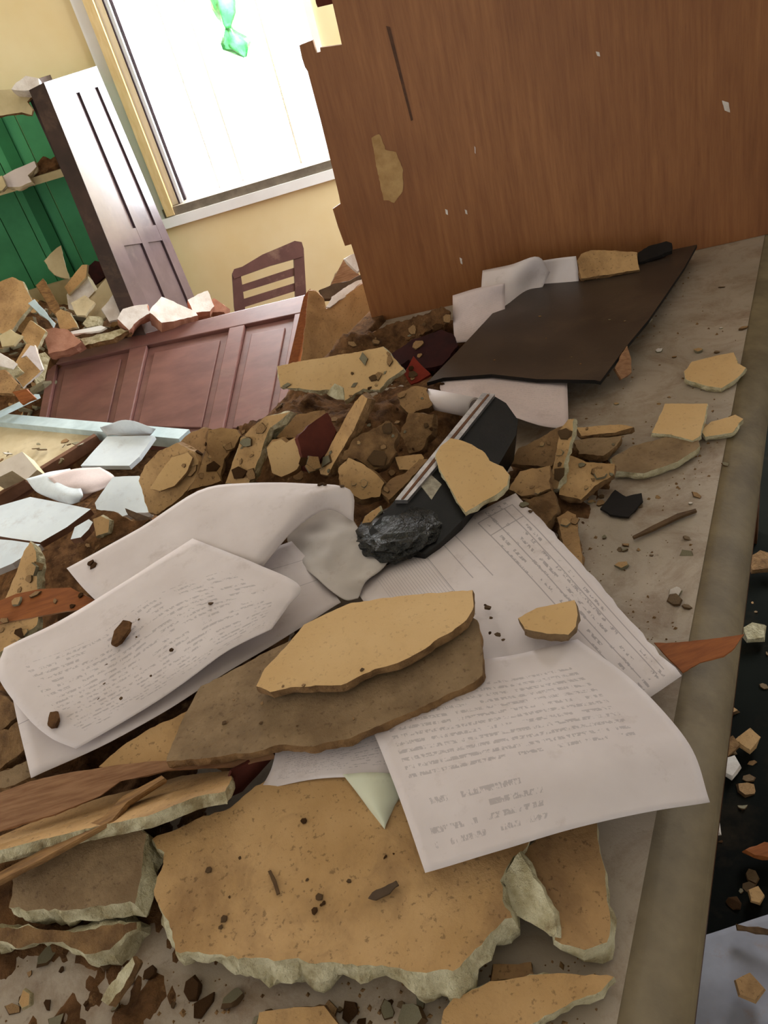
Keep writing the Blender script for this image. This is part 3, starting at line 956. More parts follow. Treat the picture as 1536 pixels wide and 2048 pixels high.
# papers on the left
sheet('lined_sheet', 'lowest white sheet of the left papers with a pointed right corner', 'paper',
      [[(16, 1330, .826), (200, 1235, .834), (400, 1150, .836), (583, 1082, .832)],
       [(30, 1420, .824), (230, 1320, .832), (440, 1205, .832), (635, 1140, .826)],
       [(62, 1556, .816), (260, 1462, .828), (480, 1328, .826), (682, 1206, .818)]], 'paper_faint', 26, 18)
sheet('curled_sheet', 'blank white sheet with a curled over right end behind the typed sheet', 'paper',
      [[(133, 1136, .846), (280, 1056, .862), (395, 982, .872), (500, 966, .876), (610, 967, .872), (700, 980, .862), (707, 1042, .838)],
       [(165, 1175, .846), (310, 1100, .858), (420, 1030, .868), (490, 1010, .876), (570, 1004, .876), (632, 994, .870), (655, 1020, .850)],
       [(203, 1212, .845), (340, 1150, .852), (430, 1110, .856), (480, 1080, .864), (530, 1080, .866), (576, 1048, .868), (590, 1058, .858)],
       [(240, 1250, .842), (370, 1200, .846), (440, 1170, .848), (480, 1150, .850), (500, 1140, .852), (520, 1129, .853), (524, 1134, .850)]], 'paper', 30, 24)
sheet('typed_sheet', 'large white typed sheet with dirt crumbs on the left papers', 'paper',
      [[(8, 1296, .846), (130, 1236, .852), (270, 1150, .858), (385, 1077, .862)],
       [(-5, 1350, .844), (180, 1290, .852), (330, 1190, .858), (520, 1130, .860)],
       [(50, 1430, .840), (220, 1350, .848), (400, 1235, .854), (599, 1171, .858)],
       [(100, 1475, .836), (260, 1395, .844), (430, 1290, .850), (575, 1212, .852)],
       [(152, 1498, .831), (312, 1404, .840), (450, 1305, .846), (543, 1257, .848)]], 'paper_text', 30, 30)
sheet('crumpled_paper', 'grey creased dirty paper between the curled sheet and the printed form', 'paper',
      [[(610, 985, .832), (690, 1020, .834), (735, 1080, .830), (800, 1105, .816)],
       [(590, 1030, .830), (655, 1065, .834), (700, 1110, .828), (770, 1130, .824)],
       [(575, 1080, .826), (635, 1120, .830), (690, 1150, .824), (730, 1165, .822)],
       [(600, 1130, .824), (650, 1170, .830), (690, 1200, .818), (715, 1195, .816)]], 'paper_grey', 44, 44, crumple=0.0022, cscale=45)
slab('dirt_clod', 'long brown dirt clod lying on the typed sheet', 'dirt', [(222, 1286), (228, 1262), (246, 1240), (260, 1242), (258, 1258), (240, 1282), (228, 1290)], PZ(240, 1265, .862, -90, 80), 0.006, 'dirt', 'dirt', 0.0008, 0.003)
slab('dirt_clod', 'round brown dirt clod near the lower left corner of the typed sheet', 'dirt', [(94, 1448), (100, 1424), (112, 1422), (116, 1436), (110, 1452), (100, 1454)], PZ(104, 1438, .846, -90, 80), 0.006, 'dirt', 'dirt', 0.0008, 0.003)

# wood strips and plates below the left papers
slab('wood_strip', 'long splintered brown veneer strip below the left papers', 'wood',
     [(-20, 1592), (60, 1562), (140, 1545), (250, 1528), (335, 1522), (450, 1512), (545, 1506), (550, 1514), (470, 1532), (335, 1540), (240, 1562), (200, 1592), (110, 1628), (-20, 1668)],
     P3((60, 1600, .828), (330, 1530, .824), (480, 1515, .818)), 0.004, 'veneer', 'veneer', 0.0008, 0.01)
slab(PS, 'tan plaster slab with a rough lower edge under the splintered strip', PC,
     Z6((-30, 1150), (180, 1060), (400, 985), (540, 950), (700, 905), (890, 885), (880, 930), (860, 966), (740, 990), (620, 1040), (560, 1060), (400, 1092), (250, 1130), (80, 1170), (-30, 1200)),
     P3((150, 1640, .812), (300, 1600, .816), (450, 1550, .812)), 0.012, 'tan', 'edge', 0.0018, 0.005, 0.4)
slab(PS, 'tan plaster plate between the left papers and the splintered strip', PC,
     Z6((380, 870), (470, 790), (560, 735), (680, 675), (780, 630), (720, 740), (660, 840), (540, 880)), PZ(300, 1470, .822, -95, 84), 0.012, 'tan', 'edge_brown', 0.0015, 0.005)
slab('wood_strip', 'dark red brown wood splinter tucked beside the large front slab', 'wood',
     Z6((850, 985), (890, 890), (960, 850), (1060, 822), (1010, 880), (930, 965), (880, 990)), P3((450, 1590, .800), (520, 1515, .812), (470, 1560, .808)), 0.004, 'brick', 'brick', 0.0008, 0.01)
slab('wood_stick', 'thin raw wood stick crossing the tan slab at the left edge', 'wood',
     Z6((-30, 1290), (150, 1195), (400, 1060), (470, 985), (620, 905), (630, 915), (490, 1005), (430, 1075), (160, 1225), (-30, 1320)), P3((0, 1750, .818), (220, 1625, .826), (320, 1560, .826)), 0.005, 'stick', 'stick', 0.0006, 0.01)

# left edge of the desk
slab(PS, 'upright tan plaster wedge at the left edge of the desk', PC, Z3((5, 1080), (60, 950), (120, 800), (150, 752), (178, 800), (182, 900), (185, 1010), (90, 1060)), PZ(40, 1160, .83, -120, 52), 0.018, 'tan', 'edge', 0.0015, 0.006)
slab('wood_strip', 'curved brown veneer strip sticking out from under the curled sheet', 'wood', Z3((-40, 1060), (80, 1010), (200, 985), (350, 978), (500, 1062), (480, 1078), (330, 1095), (150, 1130), (-40, 1160)),
     P3((10, 1215, .84), (120, 1180, .842), (190, 1205, .836)), 0.003, 'veneer_orange', 'veneer', 0.0005, 0.02)
slab(PS, 'tan plaster piece below the curved brown veneer strip', PC, Z3((-40, 1170), (90, 1140), (190, 1118), (180, 1165), (130, 1205), (60, 1270), (-40, 1320)), PZ(30, 1265, .828, -110, 70), 0.014, 'tan', 'edge', 0.0015, 0.006)
slab('rubble_block', 'rough brown render block at the left edge below the typed sheet', 'rubble', ZB((-40, 480), (60, 560), (160, 660), (40, 760), (-40, 800)), PZ(10, 1420, .818, -120, 62), 0.03, 'edge_brown', 'edge_brown', 0.003, 0.006)
slab('rubble_block', 'rough grey brown block beside the lower left corner of the lined sheet', 'rubble', ZB((-40, 800), (60, 780), (170, 690), (215, 900), (100, 1000), (-40, 1090)), PZ(20, 1490, .806, -110, 66), 0.03, 'edge_brown', 'edge_brown', 0.003, 0.006)
slab('rubble_block', 'rough brown block above the splintered strip at the left edge', 'rubble', ZB((-40, 1110), (60, 1080), (215, 1010), (225, 1130), (110, 1200), (-40, 1235)), PZ(20, 1550, .80, -100, 70), 0.02, 'grey_slab', 'edge_brown', 0.003, 0.006)
slab(PS, 'dirt covered plaster plate behind the curled sheet at the left', PC, Z3((475, 590), (560, 600), (650, 650), (740, 640), (690, 690), (540, 760), (410, 835), (380, 780), (480, 720)), PZ(240, 1070, .83, -110, 70), 0.016, 'dirt', 'edge_brown', 0.002, 0.006)
slab('plaster_chip', 'small tan plaster cube chip behind the left papers', PC, Z3((460, 640), (500, 625), (540, 645), (535, 705), (475, 725)), PZ(200, 1055, .845, -100, 50), 0.014, 'tan', 'edge', 0.001, 0.006)

# heap in the middle
slab(PS, 'large tan plaster piece with a chipped face behind the curled sheet', PC,
     ZA((108, 620), (150, 500), (250, 400), (400, 330), (520, 395), (560, 470), (550, 600), (480, 690), (360, 800), (240, 880), (180, 870), (140, 740)), PZ(330, 950, .85, -105, 45), 0.03, 'tan', 'tan_dusty', 0.002, 0.007)
slab('plaster_chip', 'pale raised flake on the chipped plaster piece behind the curled sheet', PC, ZA((190, 680), (280, 540), (360, 440), (480, 400), (520, 440), (470, 560), (380, 660), (270, 700)), PZ(335, 945, .8565, -105, 47), 0.006, 'yellow', 'tan_dusty', 0.0012, 0.005)
slab(PS, 'round topped tan plaster plate at the rear edge of the heap', PC, ZA((400, 340), (480, 270), (580, 215), (640, 225), (625, 330), (610, 430), (560, 480), (510, 400)), PZ(390, 890, .845, -120, 40), 0.02, 'tan_dusty', 'edge_brown', 0.002, 0.007)
slab(PS, 'tan plaster plate with a rounded corner standing in the heap', PC, ZA((640, 230), (740, 215), (860, 225), (890, 270), (840, 360), (760, 450), (735, 590), (700, 540), (630, 390)), PZ(440, 880, .85, -70, 42), 0.018, 'tan', 'edge_brown', 0.0015, 0.007)
slab(PS, 'brown shaded plaster plate standing behind the curled sheet', PC, ZA((490, 690), (560, 560), (622, 390), (680, 500), (735, 620), (640, 660)), PZ(410, 940, .846, -60, 38), 0.016, 'tan_dusty', 'edge_brown', 0.0015, 0.007)
slab(PS, 'tall narrow tan plaster plate leaning in the heap behind the curled sheet', PC,
     ZA((770, 640), (830, 480), (880, 330), (960, 220), (1080, 130), (1270, 90), (1200, 150), (1110, 210), (1050, 400), (990, 560), (950, 640)), PZ(500, 900, .862, -110, 42), 0.022, 'tan', 'edge', 0.0015, 0.007)
slab(PS, 'yellow plaster lump beside the red brown render piece', PC, ZA((1090, 370), (1130, 320), (1200, 300), (1240, 325), (1310, 290), (1360, 350), (1370, 450), (1320, 530), (1200, 590), (1130, 560)), PZ(565, 915, .852, -100, 35), 0.03, 'yellow', 'tan_dusty', 0.0012, 0.006)
slab('rubble_block', 'red brown painted render piece in the middle of the heap', 'rubble', Z4((190, 980), (240, 920), (335, 855), (378, 945), (330, 1060), (250, 1120), (215, 1100)), PZ(635, 880, .862, -70, 35), 0.03, 'brick', 'brick', 0.0015, 0.006)
slab(PS, 'brown dusty plaster plate above the red brown render piece', PC, Z4((30, 960), (110, 890), (200, 860), (320, 840), (330, 870), (230, 920), (180, 985), (90, 980)), PZ(590, 850, .866, -95, 62), 0.014, 'tan_dusty', 'edge_brown', 0.002, 0.006)
slab(PS, 'thick plaster slab standing on edge in the middle of the heap', PC, Z4((290, 1130), (380, 960), (470, 800), (505, 765), (530, 790), (470, 930), (400, 1050), (335, 1165), (300, 1160)), PZ(680, 870, .872, -160, 38), 0.016, 'tan', 'edge_brown', 0.0015, 0.006)
slab(PS, 'wide yellow plaster slab tilted at the back of the heap', PC,
     Z4((85, 625), (190, 600), (400, 570), (610, 528), (650, 570), (712, 640), (640, 690), (590, 740), (510, 738), (420, 795), (400, 740), (300, 745), (100, 730)), PZ(680, 745, .862, -100, 52), 0.018, 'yellow', 'edge', 0.0015, 0.007)
slab('plaster_chip', 'pale curled flake on the wide yellow slab at the back of the heap', PC, Z4((330, 760), (370, 710), (410, 730), (418, 790), (380, 790)), PZ(665, 785, .868, -110, 45), 0.004, 'edge', 'edge', 0.0008, 0.005)
slab('rubble_block', 'tan plaster lump in front of the black box file', 'rubble', Z4((388, 1130), (440, 1080), (500, 1100), (565, 1150), (620, 1200), (590, 1270), (500, 1285), (405, 1230)), PZ(720, 960, .846, -95, 48), 0.026, 'tan', 'edge_brown', 0.002, 0.006)
slab('rubble_block', 'rough brown render lump between the standing slab and the black box file', 'rubble', Z4((400, 1080), (470, 990), (560, 930), (640, 895), (675, 960), (680, 1050), (630, 1120), (560, 1140), (480, 1080)), PZ(740, 900, .862, -85, 48), 0.03, 'edge_brown', 'edge_brown', 0.004, 0.006)
slab('rubble_block', 'dark brown render lump left of the metal rail', 'rubble', Z4((690, 960), (740, 860), (860, 865), (850, 960), (800, 1040), (740, 1060)), PZ(835, 860, .84, -110, 50), 0.03, 'edge_brown', 'edge_brown', 0.003, 0.006)
slab('plaster_chip', 'flat tan chip left of the metal rail', PC, Z4((670, 1075), (800, 1060), (815, 1080), (740, 1140), (690, 1140)), PZ(815, 925, .838, -95, 60), 0.01, 'tan', 'edge_brown', 0.0015, 0.006)
slab('plaster_chip', 'long tan plaster strip beside the lower end of the metal rail', PC, Z4((590, 1240), (660, 1180), (720, 1160), (790, 1085), (830, 1090), (720, 1210), (640, 1290)), PZ(800, 970, .832, -100, 66), 0.012, 'tan_dusty', 'edge_brown', 0.002, 0.006)
slab('rubble_block', 'pale brown plaster lump below the rolled paper', 'rubble', Z4((680, 760), (760, 720), (830, 730), (850, 820), (740, 860), (690, 820)), PZ(830, 800, .83, -95, 55), 0.025, 'tan_dusty', 'edge_brown', 0.003, 0.006)
slab('red_chip', 'bright red painted chip near the left tip of the charcoal board', 'plaster', Z4((715, 660), (760, 575), (800, 620), (845, 665), (790, 700), (750, 715)), PZ(825, 740, .815, -90, 50), 0.008, 'redchip', 'redchip', 0.001, 0.006)
slab('dark_cloth', 'dark maroon cloth wad lying at the foot of the plywood board', 'cloth', Z4((640, 570), (760, 490), (900, 445), (960, 470), (985, 520), (900, 620), (800, 640), (740, 590), (700, 620)), PZ(840, 700, .80, -90, 70), 0.02, 'maroon', 'maroon', 0.003, 0.01)
slab(PS, 'dirty plaster rubble piece wedged at the foot of the plywood board', PC, Z4((480, 520), (560, 450), (700, 400), (900, 330), (945, 350), (900, 430), (760, 480), (640, 555), (560, 545)), PZ(790, 645, .82, -95, 45), 0.03, 'dirt', 'dirt', 0.005, 0.008)

# black box file with its metal rail
bxp = P3((975, 790, .868), (1040, 838, .850), (722, 1064, .846))
bf = slab('box_file', 'black box file with a metal rail and torn end lying in the heap', 'box file',
          [(978, 786), (1012, 806), (1036, 840), (1032, 870), (1000, 925), (960, 990), (925, 1040), (880, 1085), (850, 1108), (800, 1090), (745, 1075), (738, 1060)], bxp, 0.045, 'black', 'black', 0)
pr = Plane(bxp.p + bxp.n * 0.006, bxp.n)
slab('metal_rail', 'silver metal rail', None, [(965, 786), (990, 788), (905, 895), (815, 1000), (790, 1000), (880, 890)], pr, 0.012, 'metal', 'metal', 0, parent=bf)
rl = [c for c in bf.children if c.name.startswith('metal_rail')][0]
slab('rail_groove', None, None, [(975, 788), (979, 789), (890, 898), (807, 998), (802, 998), (884, 896)], Plane(pr.p + pr.n * 0.0008, pr.n), 0.001, 'cover', 'cover', 0, parent=rl)
slab('label_sticker', 'pale paper sticker', None, Z4((795, 1215), (850, 1165), (900, 1210), (850, 1285)), Plane(bxp.p + bxp.n * 0.001, bxp.n), 0.001, 'label', 'label', 0, parent=bf)


def lumpy(name, label, cat, c, rx, ry, rz, mat, amp, seed, group=None, parent=None, sub=4):
    bm = bmesh.new()
    bmesh.ops.create_icosphere(bm, subdivisions=sub, radius=1)
    for v in bm.verts:
        k = 1 + amp * noise.fractal(v.co * 2.2 + Vector((seed, 0, 0)), 0.5, 2.0, 4) + amp * 0.6 * abs(noise.noise(v.co * 5 + Vector((0, seed, 0))))
        v.co = Vector((v.co.x * rx * k, v.co.y * ry * k, v.co.z * rz * k)) + Vector(c)
    vs = [v.co.copy() for v in bm.verts]
    fs = [tuple(v.index for v in f.verts) for f in bm.faces]
    bm.free()
    return tag(mesh(name, vs, fs, mat, parent=parent), label, cat, group)


cc = bxp.hit(790, 1050)
lumpy('torn_wrap', 'shiny crumpled black wrap', None, cc + Vector((0, 0, -0.012)), 0.05, 0.046, 0.017, 'foil', 0.16, 3.3, parent=bf)
slab('plaster_chip', 'cream plaster rim piece at the torn end of the black box file', PC, Z4((490, 1440), (520, 1370), (590, 1320), (600, 1340), (550, 1400), (535, 1480), (500, 1500)), PZ(735, 1045, .838, -120, 45), 0.008, 'tan', 'edge', 0.001, 0.005)

# pieces right of the box file
slab(PS, 'tan plaster shard leaning against the black box file', PC,
     Z5((50, 1030), (70, 990), (115, 955), (165, 965), (210, 982), (270, 1020), (290, 1055), (350, 1080), (376, 1120), (370, 1165), (330, 1200), (260, 1240), (182, 1288), (150, 1240), (100, 1150), (60, 1080)),
     P3((885, 900, .872), (1005, 970, .846), (930, 1020, .838)), 0.011, 'yellow', 'edge', 0.001, 0.006)
slab(PS, 'dusty tan plaster piece leaning right of the black box file', PC, Z5((375, 1070), (420, 1000), (520, 950), (610, 900), (650, 880), (600, 1000), (570, 1080), (470, 1080)), PZ(1070, 880, .812, -110, 48), 0.02, 'tan_dusty', 'edge_brown', 0.002, 0.006)
slab(PS, 'narrow tan plaster strip standing on edge right of the black box file', PC, Z5((605, 920), (640, 870), (668, 865), (655, 960), (620, 1080), (590, 1180), (560, 1180), (575, 1080)), PZ(1125, 900, .82, -140, 45), 0.014, 'tan', 'edge', 0.0015, 0.006)
slab('rubble_block', 'orange brown rubble lump behind the top corner of the printed form', 'rubble', Z5((380, 1180), (420, 1100), (500, 1085), (560, 1080), (560, 1180), (500, 1210), (430, 1215)), PZ(1060, 960, .81, -110, 55), 0.03, 'tan_dusty', 'edge_brown', 0.003, 0.006)
slab('rubble_block', 'dark brown rubble lump right of the top corner of the printed form', 'rubble', Z5((430, 1225), (510, 1215), (575, 1190), (590, 1290), (545, 1345), (490, 1290)), PZ(1085, 1010, .792, -110, 60), 0.025, 'edge_brown', 'edge_brown', 0.003, 0.006)
slab(PS, 'tan plaster piece with a dark gap behind it right of the heap', PC, Z5((610, 1150), (640, 1030), (680, 1040), (720, 1062), (850, 1070), (842, 1120), (760, 1170), (700, 1232), (600, 1208)), PZ(1170, 945, .79, -105, 68), 0.015, 'tan', 'edge_brown', 0.0015, 0.006)
slab(PS, 'long narrow tan plaster piece behind the grey slab on the open desk', PC, Z5((675, 905), (780, 900), (880, 893), (935, 905), (850, 930), (700, 945)), PZ(1200, 860, .786, -100, 78), 0.012, 'tan', 'edge_brown', 0.0015, 0.006)
slab(PS, 'small grey plaster slab below the long narrow tan piece', PC, Z5((665, 965), (760, 955), (880, 945), (860, 990), (800, 1035), (690, 1025)), PZ(1190, 885, .78, -100, 84), 0.012, 'grey_slab', 'edge_brown', 0.002, 0.006)
slab(PS, 'flat grey plaster slab lying on the open desk top', PC, Z5((838, 1042), (930, 990), (1080, 950), (1222, 960), (1232, 990), (1130, 1060), (980, 1112), (850, 1100)), PZ(1310, 910, .774, -100, 87), 0.012, 'grey_slab', 'edge', 0.0015, 0.006)
slab(PS, 'square tan plaster piece lying on the grey slab', PC, Z5((1015, 932), (1048, 860), (1075, 800), (1265, 800), (1248, 880), (1232, 942), (1200, 966), (1100, 938)), PZ(1360, 840, .782, -100, 84), 0.008, 'yellow', 'edge', 0.001, 0.006)
slab('plaster_chip', 'pointed tan chip beside the square tan piece near the desk rim', PC, Z5((1233, 920), (1280, 880), (1390, 850), (1425, 868), (1375, 930), (1255, 948)), PZ(1440, 855, .772, -100, 82), 0.010, 'yellow', 'edge', 0.001, 0.006)
slab(PS, 'speckled yellow plaster piece near the rear end of the desk rim', PC, Z5((1160, 655), (1195, 612), (1290, 588), (1382, 570), (1400, 618), (1440, 638), (1395, 690), (1330, 732), (1270, 722), (1170, 692)), PZ(1430, 740, .772, -100, 86), 0.010, 'yellow', 'edge', 0.0015, 0.006)
slab('dark_chip', 'charcoal coloured chip lying on the open desk top', 'plaster', Z5((785, 1268), (850, 1185), (900, 1216), (970, 1200), (976, 1236), (912, 1306), (830, 1296)), PZ(1240, 1010, .766, -100, 88), 0.004, 'board_edge', 'board_edge', 0.001, 0.006)
slab('twig', 'thin brown twig lying on the open desk top', 'twig', Z5((930, 1392), (1010, 1350), (1130, 1292), (1212, 1270), (1216, 1278), (1140, 1306), (1012, 1368), (934, 1400)), PZ(1330, 1045, .766, -90, 90), 0.004, 'darkstick', 'darkstick', 0.0004, 0.008)
slab(PS, 'low tan plaster sliver at the right edge of the printed form', PC, Z5((590, 1310), (640, 1280), (672, 1300), (690, 1400), (705, 1520), (640, 1480), (610, 1400)), PZ(1145, 1080, .776, -100, 80), 0.012, 'tan_dusty', 'edge_brown', 0.0015, 0.006)
slab('wood_strip', 'orange brown wood sliver sticking out over the desk rim', 'wood', [(1308, 1285), (1345, 1286), (1400, 1280), (1440, 1275), (1488, 1268), (1470, 1295), (1448, 1312), (1400, 1325), (1365, 1345), (1330, 1310)],
     P3((1330, 1300, .776), (1400, 1300, .778), (1480, 1275, .782)), 0.0025, 'veneer_orange', 'veneer_orange', 0.0008, 0.008)

# things at the foot of the plywood board
slab('charcoal_board', 'large flat charcoal board lying tilted on the desk by the plywood', 'board',
     Z5((8, 706), (140, 570), (280, 420), (432, 254), (700, 205), (960, 150), (1100, 112), (1218, 88), (1160, 192), (1080, 310), (1000, 425), (900, 545), (785, 700), (760, 694), (500, 690), (300, 668), (80, 684)),
     P3((862, 766, .806), (1195, 760, .800), (1390, 492, .790)), 0.006, 'charcoal', 'board_edge', 0)
sheet('paper_sheet', 'pale sheet leaning at the plywood, left of two beside the charcoal board', 'paper',
      [[(905, 590, .83), (960, 574, .84), (1010, 566, .84)], [(906, 640, .80), (955, 620, .81), (1010, 600, .81)], [(909, 686, .783), (950, 680, .783), (1010, 660, .783)]], 'paper_pink', 14, 14)
sheet('paper_sheet', 'pale sheet leaning at the plywood with a torn top, right of two', 'paper',
      [[(965, 541, .84), (1020, 530, .85), (1075, 514, .86), (1100, 545, .82)], [(962, 590, .815), (1010, 585, .815), (1060, 565, .81), (1090, 565, .805)],
       [(960, 655, .79), (1000, 640, .79), (1040, 600, .79), (1080, 585, .79)]], 'paper', 16, 14)
sheet('paper_sheet', 'narrow white sheet edge behind the charcoal board', 'paper', [[(1070, 524, .84), (1110, 518, .84), (1152, 512, .84)], [(1068, 548, .815), (1110, 545, .815), (1156, 540, .815)], [(1064, 580, .79), (1110, 575, .79), (1158, 570, .79)]], 'paper', 12, 10)
slab(PS, 'long tan plaster piece behind the charcoal board', PC, Z5((680, 160), (700, 130), (742, 112), (850, 115), (950, 122), (952, 158), (960, 200), (700, 240)), PZ(1215, 520, .82, -100, 55), 0.012, 'tan', 'edge_brown', 0.0012, 0.008)
slab('dark_rag', 'dark grey rag behind the upper end of the charcoal board', 'cloth', Z5((950, 125), (1000, 95), (1080, 72), (1105, 80), (1106, 115), (1040, 140), (960, 165)), PZ(1310, 498, .81, -100, 60), 0.012, 'board_edge', 'board_edge', 0.002, 0.008)
slab('plaster_chip', 'brown wood chip under the lower edge of the charcoal board', PC, Z5((850, 640), (905, 540), (922, 600), (925, 660), (880, 690)), PZ(1245, 730, .79, -60, 50), 0.006, 'veneer', 'veneer', 0.001, 0.006)
sheet('paper_sheet', 'pinkish sheet sticking out below the charcoal board', 'paper',
      [[(886, 752, .798), (985, 750, .794), (1080, 752, .792), (1134, 756, .790)], [(880, 778, .798), (970, 790, .80), (1070, 805, .796), (1136, 810, .790)],
       [(900, 790, .800), (1000, 825, .806), (1080, 850, .802), (1137, 858, .796)]], 'paper_pink', 20, 12)
rp = [(atz(858, 802, .812), .016), (atz(900, 808, .812), .016), (atz(946, 815, .812), .0155)]


def roll(name, label, a, b, r, mat, turns=1.7, n=60, th=0.0012):
    ax = (b - a).normalized()
    s = ax.cross(Vector((0, 0, 1))).normalized()
    u = s.cross(ax)
    vs, fs = [], []
    for k in range(n + 1):
        t = k / n
        rr = r * (0.8 + 0.2 * t)
        an = 2 * math.pi * turns * t
        d = s * math.cos(an) * rr + u * math.sin(an) * rr
        vs += [a + d, b + d]
    for k in range(n):
        fs.append((2 * k, 2 * k + 1, 2 * k + 3, 2 * k + 2))
    o = mesh(name, vs, fs, mat, smooth=True)
    m = o.modifiers.new('solidify', 'SOLIDIFY')
    m.thickness = th
    return tag(o, label, 'paper')


roll('paper_roll', 'white rolled up paper lying at the upper end of the metal rail', atz(856, 798, .818), atz(948, 816, .818), .0165, 'paper')

# ================================================================== lower board with papers behind the left edge of the desk
LZ = 0.52
lbp = PZ(150, 920, LZ, -100, 84)
lb = slab('cream_board', 'dirty cream board with brown edges lying low behind the desk, under papers', 'board', Z3((-120, 150), (240, 190), (480, 232), (330, 330), (190, 425), (0, 550), (-120, 620)), lbp, 0.03, 'cream', 'cover', 0)
bar('trim_bar', lbp.hit(-60, 838), lbp.hit(372, 878), 0.045, 0.03, 'paleblue', lb)
bar('brown_lip', lbp.hit(196, 878), lbp.hit(-30, 1018), 0.02, 0.03, 'cover', lb)
tr = tag(bar('blue_slat', atz(-20, 838, .60), atz(76, 792, .58), 0.02, 0.012, 'paleblue'), 'pale blue slat leaning at the left edge of the fallen door', 'slat')
slab('note_pad', 'bright white pad lying on the cream board below the fallen door', 'paper', Z3((400, 375), (465, 300), (530, 230), (765, 225), (690, 330), (640, 375)), PZ(235, 905, LZ + .035, -95, 84), 0.012, 'paper_blue', 'paper_blue', 0)
sheet('paper_sheet', 'pale blue crumpled sheet against the foot of the fallen door', 'paper', [[(200, 855, .58), (250, 838, .60), (312, 858, .58)], [(205, 862, .56), (255, 856, .575), (305, 866, .56)], [(215, 872, .54), (260, 870, .55), (300, 870, .545)]], 'paper_blue', 14, 10, crumple=0.003)


def magazine():
    o = empty('open_magazine', atz(140, 965, LZ + .04))
    tag(o, 'open magazine with curved white pages behind the desk', 'magazine')
    z = LZ + 0.05
    sheet('page', None, None, [[(52, 958, z), (95, 945, z + .02), (140, 937, z + .024)], [(75, 985, z), (120, 985, z + .03), (165, 985, z + .03)], [(120, 1004, z - .005), (140, 1008, z + .012), (160, 1004, z + .012)]], 'paper_blue', 14, 12, parent=o)
    sheet('page', None, None, [[(95, 955, z + .025), (150, 937, z + .03), (200, 934, z + .02)], [(120, 975, z + .028), (170, 965, z + .034), (228, 952, z + .02)], [(150, 990, z + .02), (185, 985, z + .022), (225, 968, z + .012)]], 'paper_pink', 14, 12, parent=o)
    slab('cover', None, None, [(50, 962), (120, 1008), (165, 1000), (230, 955), (150, 940)], PZ(140, 970, z - .012, -95, 84), 0.004, 'cover', 'cover', 0, parent=o)


magazine()
slab('carton', 'small pale printed carton lying at the left edge behind the desk', 'box', Z3((-40, 385), (20, 350), (110, 305), (185, 395), (130, 445), (60, 400), (-40, 450)), PZ(50, 930, LZ + .06, -100, 60), 0.05, 'print_box', 'cream', 0)
slab('paper_stack', 'grey white papers heaped between the magazine and the curled sheet', 'paper', Z3((470, 560), (560, 430), (690, 425), (720, 500), (745, 605), (660, 610), (560, 640), (480, 600)), PZ(245, 990, .62, -100, 76), 0.02, 'paper_blue', 'paper_grey', 0.001, 0.02)
slab('note_pad', 'wide white pad with brown cover at the left edge behind the desk', 'paper', Z3((-60, 590), (150, 530), (300, 558), (450, 590), (330, 680), (200, 755), (60, 735), (-60, 715)), PZ(80, 1030, .66, -100, 82), 0.014, 'paper_blue', 'cover', 0)
slab('paper_stack', 'white papers under the wide white pad at the left edge', 'paper', Z3((-60, 735), (60, 745), (200, 765), (140, 810), (60, 860), (-60, 910)), PZ(40, 1100, .66, -100, 80), 0.014, 'paper_blue', 'paper_grey', 0)
slab('note_pad', 'small violet tinted papers beside the wide white pad', 'paper', Z3((370, 680), (440, 640), (460, 655), (440, 690), (400, 730), (350, 740)), PZ(165, 1062, .68, -100, 80), 0.012, 'paper_blue', 'cover', 0)
slab('wood_stick', 'dark stick behind the curled sheet', 'wood', ZA((0, 830), (100, 870), (200, 905), (200, 945), (110, 925), (10, 860)), PZ(275, 1030, .80, -90, 80), 0.008, 'darkstick', 'darkstick', 0)


# ================================================================== floor heap under and in front of the far wall
def gauss_floor(x, y):
    h = 0.74 * math.exp(-((x + 1.25) / 0.55) ** 2 - ((y - 2.95) / 0.6) ** 2)
    h += 0.36 * math.exp(-((x + 0.35) / 0.6) ** 2 - ((y - 2.9) / 0.4) ** 2)
    h += 0.42 * math.exp(-((x + 0.75) / 0.5) ** 2 - ((y - 1.75) / 0.5) ** 2)
    h += 0.3 * math.exp(-((x - 0.35) / 0.5) ** 2 - ((y - 2.7) / 0.4) ** 2)
    q = Vector((x, y, 0))
    return min(h, 0.78) + 0.03 * noise.fractal(q * 5, 0.6, 2, 5) - 0.02


vs, fs, hh = [], [], []
nx, ny = 150, 150
for j in range(ny + 1):
    for i in range(nx + 1):
        x = -2.3 + 3.4 * i / nx
        y = 0.9 + 2.65 * j / ny
        p = Vector((x, y, 0)) - D0
        s, t = p.dot(N_), p.dot(E_)
        h = gauss_floor(x, y)
        if -0.05 < s < S1 + 0.03 and t < T1 + 0.05:
            h = -1
        if x < -0.72 and y > 3.15:
            h = -1
        if t > T1 - .1 and s < S1:
            h = min(h, 0.5)
        hh.append(h)
        vs.append(Vector((x, y, max(h, -0.001))))
for j in range(ny):
    for i in range(nx):
        a = j * (nx + 1) + i
        ids = (a, a + 1, a + nx + 2, a + nx + 1)
        if max(hh[k] for k in ids) > 0 and min(hh[k] for k in ids) > -0.5:
            fs.append(ids)
used = sorted({k for f in fs for k in f})
mp = {k: n for n, k in enumerate(used)}
tag(mesh('dirt_heap', [vs[k] for k in used], [tuple(mp[k] for k in f) for f in fs], 'dirt', smooth=True), 'brown rubble dirt heaped on the floor below the window', 'dirt', kind='stuff')


# larger pieces lying in the far heap
def far(name, label, cat, pts, y, az, el, th, top, side, jag=0.004):
    return slab(name, label, cat, pts, PY(sum(p[0] for p in pts) / len(pts), sum(p[1] for p in pts) / len(pts), y, az, el), th, top, side, jag, 0.02)


